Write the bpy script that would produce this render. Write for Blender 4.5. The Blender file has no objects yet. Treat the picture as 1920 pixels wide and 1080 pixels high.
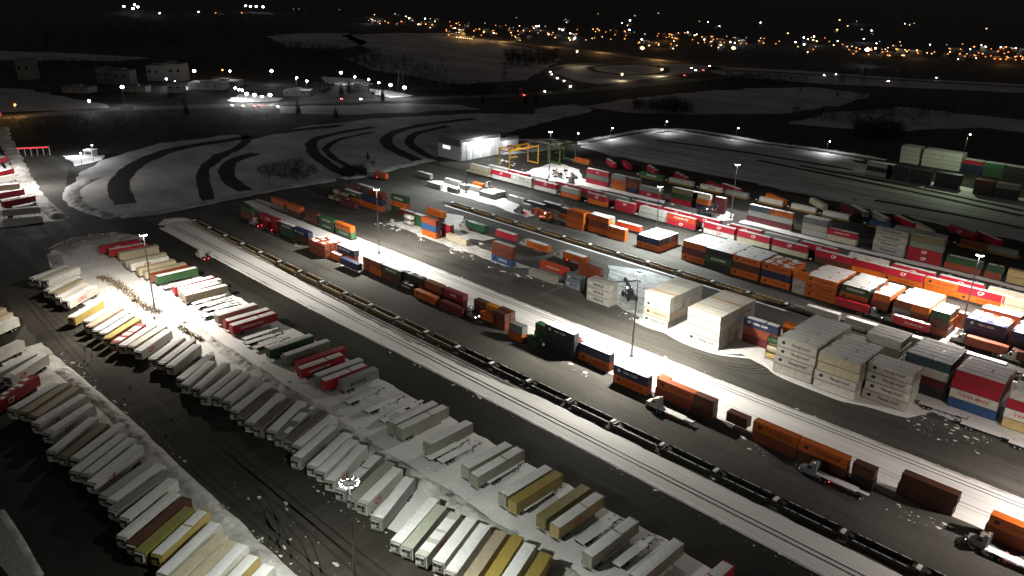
import bpy, bmesh, math, random
from mathutils import Vector, Matrix, noise
random.seed(11)
scene = bpy.context.scene
COL = scene.collection
PI = math.pi
TRA=[('A',-282.75,40.86,2.07,15.6,'TN'),('A',-277.51,41.86,2.07,15.6,'TN'),('A',-271.13,40.95,2.07,15.6,'WHs'),('A',-251.11,37.35,2.07,15.6,'WHn CP'),('A',-238.89,37.99,2.07,15.6,'WHs'),('A',-234.84,41.4,2.18,15.6,'WHs CP'),('A',-221.38,34.44,2.21,15.6,'RDp CP'),('A',-214.4,37.09,2.09,15.6,'WHs'),('A',-210.84,38.51,2.16,15.6,'TN'),('A',-207.2,40.04,2.15,15.6,'TN'),('A',-202.51,39.02,2.06,15.6,'WHs CP'),('A',-195.92,39.65,2.09,15.6,'WHs CPKC'),('A',-186.42,37.76,2.21,15.6,'WHs'),('A',-182.69,39.38,2.17,15.6,'OL'),('A',-179.8,40.94,2.11,15.6,'WHs'),('A',-174.61,39.24,2.11,15.6,'WHs'),('A',-171.61,40.69,2.11,15.6,'WHs'),('A',-167.2,39.94,2.1,15.6,'WHs CP'),('A',-160.39,39.98,2.01,15.6,'SV'),('A',-157.91,41.34,2.01,15.6,'WHs'),('A',-154.18,40.03,1.96,15.6,'GYn'),('A',-150.05,41.14,2.03,15.6,'WHs'),('A',-144.3,38.23,2.04,15.6,'WHs'),('A',-140.46,38.65,2.04,15.6,'BR'),('A',-137.21,38.86,2.03,15.6,'OV'),('A',-134.11,40.67,2.06,15.6,'YLs'),('A',-128.23,39.43,2.04,15.6,'WHs'),('A',-124.47,38.79,2.02,15.6,'CR'),('A',-120.82,39.34,2.04,15.6,'CR'),('A',-118.5,40.82,2.03,15.6,'WHs'),('A',-113.88,39.98,2.03,15.6,'YLs'),('A',-110.0,40.49,1.99,15.6,'WHs'),('B',-313.75,69.63,1.98,15.6,'WHs'),('B',-310.45,70.85,2.05,15.6,'TN'),('B',-307.79,72.31,2.11,15.6,'WHs'),('B',-297.37,69.92,2.18,15.6,'WHs'),('B',-293.32,70.77,2.18,15.6,'TN'),('B',-287.82,70.94,2.18,15.6,'WHs'),('B',-282.6,71.37,2.18,15.6,'WHs CPKC'),('B',-266.82,68.15,2.18,15.6,'YLs'),('B',-259.68,70.2,2.18,15.6,'WHs'),('B',-255.47,69.91,2.18,15.6,'PK'),('B',-250.46,70.05,2.18,15.6,'WHs'),('B',-247.06,70.92,2.18,15.6,'WHs'),('B',-242.5,70.51,2.18,15.6,'YE'),('B',-237.54,70.89,2.18,15.6,'RDp'),('B',-234.04,72.01,2.16,15.6,'WHs'),('B',-231.91,73.97,2.13,15.6,'TN'),('B',-227.22,74.21,2.16,15.6,'WHs CP'),('B',-218.78,74.65,2.18,15.6,'WHs'),('B',-214.29,75.47,2.18,15.6,'MRs'),('B',-211.16,77.0,2.18,15.6,'WHs'),('B',-201.46,75.45,2.15,15.6,'GYn'),('B',-197.43,75.35,2.18,15.6,'WHs'),('B',-193.2,76.53,2.18,15.6,'WHs'),('B',-187.64,75.98,2.09,15.6,'WHs'),('B',-184.78,78.03,2.09,15.6,'WHs'),('B',-180.62,78.8,2.09,15.6,'WHs'),('B',-175.16,78.1,2.03,15.6,'WHs'),('B',-170.69,77.88,2.08,15.6,'BG'),('B',-166.8,77.89,2.09,15.6,'WHs'),('B',-163.26,78.67,2.06,15.6,'BG'),('B',-159.38,79.64,2.09,15.6,'WHs'),('B',-155.78,79.98,2.08,15.6,'GYp'),('B',-152.54,80.41,1.96,15.6,'BG'),('B',-149.2,80.46,1.96,15.6,'WHs'),('B',-144.75,78.18,1.97,15.6,'GYs'),('B',-139.34,78.8,1.99,15.6,'WHs'),('B',-135.93,79.18,2.0,15.6,'WHs'),('B',-131.9,79.14,2.03,15.6,'WHs CP'),('B',-126.92,78.59,1.94,15.6,'GYs'),('B',-122.63,78.58,1.93,15.6,'GG CPKC'),('B',-119.75,78.86,1.93,15.6,'WHs CP'),('B',-113.34,78.28,2.02,15.6,'GYs'),('B',-104.91,77.23,1.93,15.6,'WHs'),('B',-101.99,77.5,1.93,15.6,'GG'),('B',-98.35,78.36,1.93,15.6,'WHp CPKC'),('B',-94.46,79.26,1.93,15.6,'WHs'),('B',-90.8,79.43,1.93,15.6,'WHs'),('B',-86.86,80.25,1.93,15.6,'TN'),('B',-83.33,81.38,1.93,15.6,'YE'),('B',-79.88,80.61,1.93,15.6,'WHs'),('B',-75.86,81.26,1.93,15.6,'YE'),('C',-335.62,101.14,1.49,15.6,'RDn CP'),('C',-329.25,102.53,1.48,15.6,'RDs'),('C',-322.41,103.37,1.55,15.6,'TN'),('C',-311.08,102.32,1.57,15.6,'TN'),('C',-306.86,102.19,1.57,15.6,'WHn CP'),('C',-299.11,102.49,1.61,15.6,'TN'),('C',-294.33,102.65,1.51,15.6,'TN'),('C',-289.34,103.26,1.57,15.6,'RUn'),('C',-286.15,103.3,1.56,15.6,'GRs'),('C',-271.47,103.99,1.6,15.6,'RDs'),('C',-267.91,104.42,1.58,15.6,'WHs'),('C',-264.31,103.4,1.6,15.6,'TNs'),('C',-261.3,103.26,1.54,15.6,'TNs'),('C',-236.64,103.29,1.61,15.6,'KHs'),('C',-230.47,103.07,1.56,15.6,'RDs'),('C',-225.94,103.25,1.59,15.6,'RDs CANADIAN TIRE'),('C',-201.85,102.95,1.58,15.6,'GRs'),('C',-194.96,103.98,1.58,15.6,'OGs'),('C',-188.03,103.9,1.56,15.6,'RDn'),('C',-184.43,103.28,1.55,15.6,'RDs CANADIAN TIRE'),('C',-177.29,104.17,1.58,15.6,'OGs'),('C',-173.55,104.31,1.57,15.6,'RDs'),('C',-169.72,107.37,1.57,12.2,'GYn MAERSK'),('C',-141.89,103.74,1.61,15.6,'KHs'),('C',-138.72,103.9,1.59,15.6,'KHs'),('C',-128.46,104.46,1.58,15.6,'KHs'),('C',-114.58,104.36,1.58,15.6,'KHs'),('C',-110.74,103.88,1.6,15.6,'KHs'),('C',-100.93,103.41,1.59,15.6,'KHs'),('C',-97.72,103.36,1.58,15.6,'YE'),('C',-89.73,104.19,1.59,15.6,'OY'),('C',-85.83,103.42,1.59,15.6,'YTs CP'),('C',-75.4,101.87,1.59,15.6,'KHs'),('C',-64.99,102.94,1.56,15.6,'KHs'),('C',-54.87,104.31,1.53,15.6,'RDs'),('L',-308.89,408.2,-0.63,15.6,'RDp'),('L',-299.06,412.48,-0.67,15.6,'RDn CP'),('L',-279.89,413.32,-0.65,15.6,'RDp'),('L',-257.35,410.06,-0.57,15.6,'RDp'),('L',-232.19,405.66,-0.51,15.6,'RDn CP'),('L',-222.83,406.63,-0.37,15.6,'RDs'),('L',-193.64,404.85,-0.46,15.6,'ORn'),('L',-172.72,415.21,-0.69,15.6,'CRn'),('L',-156.09,415.91,-0.72,15.6,'MRn'),('L',-152.13,418.88,-0.71,15.6,'GYs'),('L',-139.4,414.4,-0.74,15.6,'GYs'),('L',-127.92,415.46,-0.66,15.6,'RDs'),('L',-116.73,409.38,-0.73,15.6,'CRn'),('L',-102.57,417.3,-0.48,15.6,'RDn CP'),('L',-90.01,416.86,-0.68,15.6,'RDs'),('W',-420.7,87.42,1.26,15.6,'WHs'),('W',-436.42,91.31,1.82,15.6,'RDn'),('W',-455.45,90.86,1.7,15.6,'RDs'),('W',-474.74,92.98,1.41,15.6,'TNs'),('W',-490.43,98.17,1.94,15.6,'WHs'),('W',-503.6,103.01,2.19,15.6,'RDs'),('W',-539.33,111.75,2.39,15.6,'RDs'),('R',-263.52,242.53,0.0,12.19,'EGn'),('R',-224.08,242.58,0.0,12.19,'ORs SCHNEIDER'),('R',-203.09,243.04,0.0,12.19,'ORs SCHNEIDER'),('R',-100.49,279.07,0.0,12.19,'RDn'),('R',-79.27,277.9,0.0,12.19,'RDs CANADIAN TIRE'),('R',-55.47,277.46,0.0,12.19,'RUn'),('R',-42.0,277.13,0.0,10.13,'BRn'),('R',-244.69,243.25,0.0,12.19,'RDs'),('R',-293.92,243.2,0.0,12.19,'ORn SCHNEIDER'),('R',-375.26,270.75,0.0,10.18,'ORn')]
CHA=[(-279.5,103.34,1.58),(-258.06,104.42,1.59),(-254.24,104.17,1.59),(-249.28,104.47,1.61),(-244.95,101.87,1.59),(-219.09,103.25,1.6),(-215.92,102.2,1.53),(-211.15,102.35,1.57),(-162.74,104.09,1.61),(-155.25,105.1,1.58),(-148.97,107.54,1.6),(-148.33,105.21,1.54),(-126.5,102.94,1.57),(-123.66,104.19,1.55),(-109.93,106.63,1.57),(-97.1,105.29,1.58),(-81.0,106.08,1.53),(-71.56,106.14,1.55),(-103.57,165.78,0.0),(-57.52,167.66,0.0),(-20.51,167.34,0.0),(-52.48,223.41,0.0),(-40.49,219.99,0.0),(-28.57,219.01,0.0)]
STK=[('D',-351.33,172.0,0,9.47,2.9,'RU/GR',1,0),('D',-333.29,172.0,0,16.15,2.9,'RD/RD:ONE',1,0),('D',-314.92,172.0,0,12.19,2.9,'EG/EG:EVERGREEN',1,1),('D',-302.68,172.0,0,12.19,2.9,'BR/NV:CMA_CGM',1,0),('D',-283.37,168.0,0,12.19,2.9,'RU/RU',3,2),('D',-270.23,170.0,0,6.95,2.9,'OR',1,1),('D',-269.75,173.0,0,12.19,2.9,'OR:SCHNEIDER/NV:CMA_CGM',1,1),('D',-258.79,167.0,1.2,12.19,2.9,'NV',1,0),('D',-250.13,172.0,0,12.19,2.9,'OR:SCHNEIDER/RU',1,1),('D',-237.5,172.0,0,12.19,2.9,'BR/GR:EVERGREEN',1,1),('D',-225.66,173.0,0,12.19,2.9,'RU/BK',1,2),('D',-224.35,170.4,0,8.15,2.9,'BK:EVERGREEN',1,2),('D',-212.4,173.0,0,9.76,2.9,'RU/BO',1,0),('D',-213.52,169.0,0,12.19,2.9,'OR:SCHNEIDER',1,0),('D',-201.5,173.0,0,10.53,2.9,'MR/MG:ONE',1,0),('D',-199.14,169.0,0,12.19,2.9,'MR',1,0),('D',-186.21,174.0,0,6.06,2.9,'OR/BR',1,0),('D',-180.99,174.0,0,6.06,2.9,'RU/YO',1,0),('D',-179.68,171.0,1.2,6.06,2.9,'OR:SCHNEIDER',1,0),('D',-174.64,172.0,0,6.06,2.9,'RU/BR',2,0),('D',-163.94,169.0,0,6.06,2.9,'OR/GY',1,0),('D',-157.64,175.0,0,6.06,2.9,'EG/GR',1,0),('D',-156.87,170.0,0,4.68,2.9,'GR',1,0),('D',-150.42,172.0,0,12.19,2.9,'BK/BK/BK:CMA_CGM',1,1),('D',-141.99,175.0,0,2.5,2.9,'OR/RU',1,0),('D',-137.87,174.0,0,12.19,2.9,'OR:SCHNEIDER/NV',1,1),('D',-121.05,170.0,0,12.19,2.9,'OR:SCHNEIDER/NV:CMA_CGM',1,1),('D',-108.47,174.0,2.5,3.57,2.9,'OR',1,0),('D',-107.38,172.0,0,12.19,2.9,'RU/OB:SCHNEIDER',1,0),('D',-94.95,172.0,0,6.06,2.9,'BR/BR',1,0),('D',-85.38,173.0,1.2,6.06,2.9,'BR',1,0),('D',-76.52,171.0,0,12.19,2.9,'RU/OR:SCHNEIDER',1,0),('D',-63.97,171.0,0,12.19,2.9,'BR/OR:SCHNEIDER',1,0),('D',-50.45,171.0,0,5.15,2.9,'BK/BR',1,0),('D',-41.05,175.0,0,12.19,2.9,'BR:SCHNEIDER/BR',1,0),('D',-21.88,173.0,0,9.48,2.9,'RU/OR:SCHNEIDER',1,0),('T',-354.01,190.0,0.5,12.19,2.9,'GY/OR',1,0),('T',-339.09,190.0,0.5,12.19,2.9,'BR/OR',1,0),('T',-322.05,190.0,0.5,10.02,2.9,'RU/BR',1,0),('T',-310.13,190.0,0.5,12.19,2.9,'EG:EVERGREEN/EG:EVERGREEN',1,0),('T',-296.5,190.0,0.5,12.19,2.9,'EG:EVERGREEN/OR:SCHNEIDER',1,0),('F',-336.2,218.48,1.2,13.72,2.9,'MR',1,0),('F',-345.53,228.0,0,13.72,2.9,'OR/GR:EVERGREEN',1,1),('F',-330.08,228.0,0,16.5,2.9,'OR:SCHNEIDER/NV',1,0),('F',-350.77,240.0,0,13.72,2.9,'GY/GY',1,1),('F',-338.63,238.0,0,13.72,2.9,'RU/RU',1,0),('F',-312.66,234.0,0,12.19,2.9,'GR/OR:SCHNEIDER/GR:EVERGREEN',1,0),('F',-368.59,238.0,0,12.19,2.9,'BK/BK',1,0),('F',-356.78,236.0,0,12.19,2.9,'BR/BR',1,0),('F',-304.91,232.72,0,10.41,2.9,'MR',1,1),('G',-285.96,226.49,0,9.73,2.9,'EG/GR',1,1),('G',-271.33,220.0,0,10.3,2.9,'OR/BL/RU',1,0),('G',-264.31,226.0,0,6.06,2.9,'RD/RD',1,1),('G',-257.81,223.17,0,13.72,2.9,'CR',1,0),('G',-223.59,219.0,0,12.19,2.9,'BL:HAPAG/RU/RU',1,1),('G',-198.28,221.5,0,13.72,2.9,'GY/OO:HAMBURG_SUD',1,0),('G',-199.92,217.0,0,13.72,2.9,'LG',1,0),('G',-181.94,219.0,0,7.56,2.9,'GB:MAERSK/GB:MAERSK',1,0),('G',-181.74,226.0,0,10.36,2.7,'RU/RU/RU',1,0),('G',-167.91,214.5,0,10.31,2.8,'LG:MAERSK/LG:MAERSK/LG:MAERSK',2,0),('S',-141.71,213.9,0,10.5,2.9,'WH:Hapag-Lloyd/PW:Hapag-Lloyd/WH:Hapag-Lloyd/WH',8,0),('S',-123.14,212.3,0,12.19,2.9,'WH:Hapag-Lloyd/WH/WH/WH:CSAV',9,0),('S',-109.47,225.0,0,12.19,2.9,'MR/RU/NV:CMA_CGM',1,1),('S',-91.58,212.3,0,12.19,2.9,'WH/WH:Hapag-Lloyd/WH:Hapag-Lloyd/WH:Hapag-Lloyd',10,1),('S',-78.26,211.5,0,12.19,2.9,'WH/WH:Hapag-Lloyd/CR/CR',7,1),('S',-65.49,216.0,0,12.19,2.9,'WH:Hapag-Lloyd/WH:Hapag-Lloyd/WH:Hapag-Lloyd/WH:Hapag-Lloyd',3,1),('S',-73.92,236.0,0,10.29,2.9,'WH/WH/WH/WH',4,1),('S',-60.22,231.0,0,12.19,2.9,'BK/MR/WH/TL',6,1),('S',-46.62,229.5,0,12.19,2.9,'BL/WH:YANG_MING/RD/RD',5,1),('S',-32.35,228.0,0,12.19,2.9,'YT/WH:YANG_MING/RD/WH',3,1),('S',-97.87,230.0,0,4.1,2.9,'TN/TN/OR',1,0),('E',-235.01,281.0,0,10.33,2.9,'OR/OR/OR:SCHNEIDER',2,0),('E',-223.32,283.0,0,12.19,2.9,'OR/RU/OR',2,1),('E',-210.7,282.0,0,10.02,2.9,'OR/OR:SCHNEIDER',1,1),('E',-216.34,296.0,1.2,13.72,2.9,'OO',1,1),('E',-193.32,281.0,0,12.19,3.0,'OR:SCHNEIDER/NV',6,1),('E',-169.77,281.5,0,12.19,2.9,'OR:SCHNEIDER/MR/OR',6,1),('E',-157.84,280.5,0,12.19,2.9,'BK/EG:EVERGREEN/BK',7,1),('E',-145.49,281.0,0,12.19,2.9,'OR:SCHNEIDER/BR/OR:SCHNEIDER',6,1),('E',-132.34,281.0,0,12.19,2.9,'OR:SCHNEIDER/NV/OR:SCHNEIDER',5,2),('E',-118.8,280.5,0,5.0,2.9,'LG/LG/OR',1,0),('E',-113.73,280.5,0,12.19,2.9,'OR:SCHNEIDER/OR:SCHNEIDER/OR:SCHNEIDER',7,1),('E',-100.48,281.0,0,10.44,2.9,'RU/OR:SCHNEIDER/GR:EVERGREEN',7,1),('E',-88.82,281.0,0,6.06,2.9,'BK/RU/OR',6,1),('E',-81.11,280.0,0,6.06,2.9,'GY/GY/RU',7,1),('E',-75.13,280.0,0,6.06,2.9,'GY/RU/OR',7,1),('E',-68.3,279.5,0,6.06,2.9,'RU/BR/GR',4,1),('E',-63.55,292.0,0,3.79,2.9,'OR/OR',1,1),('E',-57.57,281.0,0,12.19,2.9,'BK/NV/NV:CMA_CGM',4,2),('E',-57.24,295.0,0,12.19,2.9,'OR/RU/RU',2,1),('E',-44.23,280.0,0,12.19,2.9,'BK/BK/NV',5,1),('H',-347.66,320.5,0.5,16.15,2.9,'TN/TN',1,1),('H',-328.4,320.5,0.5,16.15,2.9,'WH/RD:CP',1,1),('I',-338.29,327.0,0.5,16.15,2.9,'RD/LG',1,1),('I',-320.94,327.0,0.5,16.15,2.9,'LG/RD:CP',1,1),('H',-311.95,320.5,0.5,16.15,2.9,'WH/WH:MAERSK',1,1),('I',-302.46,327.0,0.5,12.19,2.9,'RD/LG',1,1),('H',-293.26,320.5,0.5,16.15,2.9,'WH/RD:CP',1,1),('I',-283.26,327.0,0.5,16.15,2.9,'LG/RD:CP',1,1),('H',-273.16,320.5,0.5,12.19,2.9,'OR/LG',1,1),('I',-266.59,327.0,0.5,16.15,2.9,'LG/RD:CP',1,1),('H',-254.09,320.5,0.5,12.19,2.9,'OR/RD:CP',1,1),('I',-249.26,327.0,0.5,16.15,2.9,'RD/GY',1,1),('H',-236.17,320.5,0.5,12.19,2.9,'RD/RD:CP',1,1),('I',-229.1,327.0,0.5,16.15,2.9,'RD/RD:CP',1,1),('H',-220.6,320.5,0.5,16.15,2.9,'LG/LG',1,1),('I',-211.2,327.0,0.5,16.15,2.9,'LG/RD:CP',1,1),('H',-203.88,320.5,0.5,16.15,2.9,'RD:CP/OO:CANADIAN_TIRE',1,1),('I',-194.63,327.0,0.5,16.15,2.9,'LG/RD:CP',1,1),('H',-182.98,320.5,0.5,16.15,2.9,'WH:CP/RD:CP',1,1),('I',-173.12,327.0,0.5,16.15,2.9,'RD/RD:CP',1,1),('H',-165.26,320.5,0.5,16.15,2.9,'CR/RD:CP',1,1),('I',-155.3,327.0,0.5,16.15,2.9,'RD/GY',1,1),('H',-147.75,320.5,0.5,16.15,2.9,'CR/RD:CP',1,1),('I',-137.44,327.0,0.5,16.15,2.9,'BR/RD:CP',1,1),('H',-127.79,320.5,0.5,16.15,2.9,'BR/RD:CP',1,1),('I',-116.06,327.0,0.5,16.15,2.9,'RD/WH:CP',1,1),('H',-111.76,320.5,0.5,12.19,2.9,'OR/RD',1,1),('I',-98.3,327.0,0.5,16.15,2.9,'LG/RD:CP',1,1),('H',-99.65,320.5,0.5,16.15,2.9,'OR:SCHNEIDER/RD:CP',1,1),('H',-83.34,320.5,0.5,12.19,2.9,'OR/OR:SCHNEIDER',1,1),('I',-80.34,327.0,0.5,16.15,2.9,'GY/RD:CP',1,1),('H',-71.34,320.5,0.5,16.15,2.9,'OR:SCHNEIDER/RD:CP',1,1),('H',-56.15,320.5,0.5,16.15,2.9,'CR/CR',1,1),('I',-62.68,327.0,0.5,16.15,2.9,'GY/CR',1,1),('J',-286.42,358.5,0,16.15,2.9,'RD/GY/RD:CP',1,1),('J',-267.78,358.5,0,10.24,2.9,'OR/OR:SCHNEIDER/GY',1,1),('J',-256.75,358.5,0,8.77,2.9,'NV/RU/BR',1,1),('J',-249.4,358.5,0,16.15,2.9,'RD:CP/GY',1,1),('J',-226.78,358.5,0,16.15,2.9,'RD/GR/OL',1,1),('J',-213.68,358.5,0,10.52,2.9,'NV/OR:SCHNEIDER/CR',1,1),('J',-200.21,358.5,0,6.06,2.9,'MR/MR/MR',1,1),('J',-180.69,358.5,0,12.19,2.9,'MR/LG/TL',1,1),('J',-169.16,358.5,0,12.19,2.9,'MR/LG/OR:SCHNEIDER',1,1),('J',-151.76,358.5,0,12.19,2.9,'LG/LG/GY',2,1),('J',-139.18,358.5,0,13.72,2.9,'CR/RD:CANADIAN_TIRE',1,1),('J',-117.72,358.5,0,13.72,2.9,'LG:TRANSPORT/LG:TRANSPORT/LG:TRANSPORT/LG:TRANSPORT',1,0),('J',-102.6,358.5,0,13.72,2.9,'RD:CP/RD:CP/OG/OL',1,1),('J',-86.93,358.5,0,13.72,2.9,'RU/GR',1,1),('J',-71.27,358.5,0,6.06,2.9,'RU/GR',1,1),('J',-63.44,358.5,0,7.74,2.9,'YT/YT',1,0),('K',-327.15,396.0,0.6,12.19,2.9,'OR:SCHNEIDER',1,0),('K',-274.16,396.0,0.6,16.5,2.9,'EG:EVERGREEN',1,0),('K',-253.15,396.0,0.6,16.15,2.9,'YW',1,0),('K',-231.57,396.0,0.6,13.72,2.9,'WH:MAERSK',1,0),('K',-214.96,396.0,0.6,13.72,2.9,'GY',1,0),('K',-193.89,396.0,0.6,13.72,2.9,'YW',1,0),('K',-175.25,396.0,0.6,13.72,2.9,'YW',1,0),('K',-157.73,396.0,0.6,13.72,2.9,'LG',1,0),('K',-134.11,396.0,0.6,10.25,2.9,'BL',1,0),('K',-121.71,396.0,0.6,12.19,2.9,'LG',1,0),('K',-109.94,396.0,0.6,12.19,2.9,'LG',1,0),('K',-92.2,396.0,0.6,12.19,2.9,'RU',1,0),('K',-80.34,396.0,0.6,12.19,2.9,'GY',1,0),('Q',-182.68,575.0,0,12.19,2.9,'WH/WH/WH/WH',4,1),('Q',-168.24,575.0,0,12.19,2.9,'WH/WH/WH/WH',4,1),('Q',-156.1,575.0,0,12.19,2.9,'WH/WH/WH/WH',4,1),('Q',-143.36,575.0,0,12.19,2.9,'NV/NV/RD',3,1),('Q',-130.76,575.0,0,12.19,2.9,'GR/GR/EG',3,1),('Q',-118.62,575.0,0,12.19,2.9,'BK/BK/BK',3,1),('Q',-182.84,516.0,0,16.15,2.9,'LG/BK/LG',2,1),('Q',-170.04,516.0,0,12.19,2.9,'BK/BK/BK',2,0),('Q',-156.3,516.0,0,12.19,2.9,'BK/BK/BK',2,0),('Q',-141.83,518.0,0,13.72,2.9,'BK/BK/BK',2,0),('Q',-119.7,516.0,0,10.16,2.9,'BK/BK/MR',2,0),('Q',-108.79,516.0,0,12.19,2.9,'BK/BK/GY',2,0),('M',-359.17,288.75,1.2,12.19,2.9,'GY',1,1),('M',-340.39,280.07,0,12.19,2.9,'LG',1,1),('M',-339.58,293.02,0,12.19,2.9,'LG',1,1),('M',-323.86,281.35,0,8.67,2.9,'LG',1,1),('M',-323.07,290.23,0,6.06,2.9,'LG',1,1),('M',-319.5,292.4,0,10.54,2.9,'WH',1,1),('M',-322.2,299.36,0,8.15,2.9,'OR',1,0),('M',-304.43,288.02,0,10.37,2.9,'LG',4,1),('M',-288.59,293.77,0,12.19,2.9,'LG',1,1),('M',-273.0,287.29,0,6.89,2.9,'GY',1,1),('M',-274.04,293.27,0,12.19,2.9,'BK',1,1),('M',-267.22,298.84,0,12.19,2.9,'BK',1,1),('M',-261.66,284.13,0,12.19,2.9,'RU',1,0),('M',-246.68,288.94,0,6.06,2.9,'OR/BK',1,1)]
MAST=[(-263,93.4,28,'b'),(-261.4,188.4,28.5,'b'),(-92,58.6,34,'b'),(-127.4,187.8,28.5,'b'),(-187.5,287,28,'b'),(-60.5,290.5,28,'b'),(-308.6,350,28,'b'),(-188.6,356.3,28,'b'),(-314,287,28,'b'),(6.5,188,28.5,'b'),(66,288,28,'b')]
TRK=[(-335.43,169.79,180,'W'),(-268.24,243.12,180,'W'),(-228.49,243.67,180,'W'),(-207.04,242.56,180,'W'),(-104.61,166.42,180,'W'),(-59.98,167.58,180,'B'),(-22.7,168.37,180,'G'),(-105.36,282.6,180,'W'),(-84.79,279.57,0,'B'),(-82.03,279.75,180,'G'),(-58.91,279.09,180,'G'),(-43.09,276.59,180,'W'),(-307.38,130.44,180,'W'),(-316.57,304.68,180,'W'),(-379.4,270.32,180,'W'),(-268.04,280.67,180,'G'),(-325.98,171.45,180,'R'),(-183.25,171.68,0,'B')]
WELL2=[(-169.58,264.1),(-151.61,264.23),(-136.17,264.6),(-299.29,260.72),(-240.0,262.64)]
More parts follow.
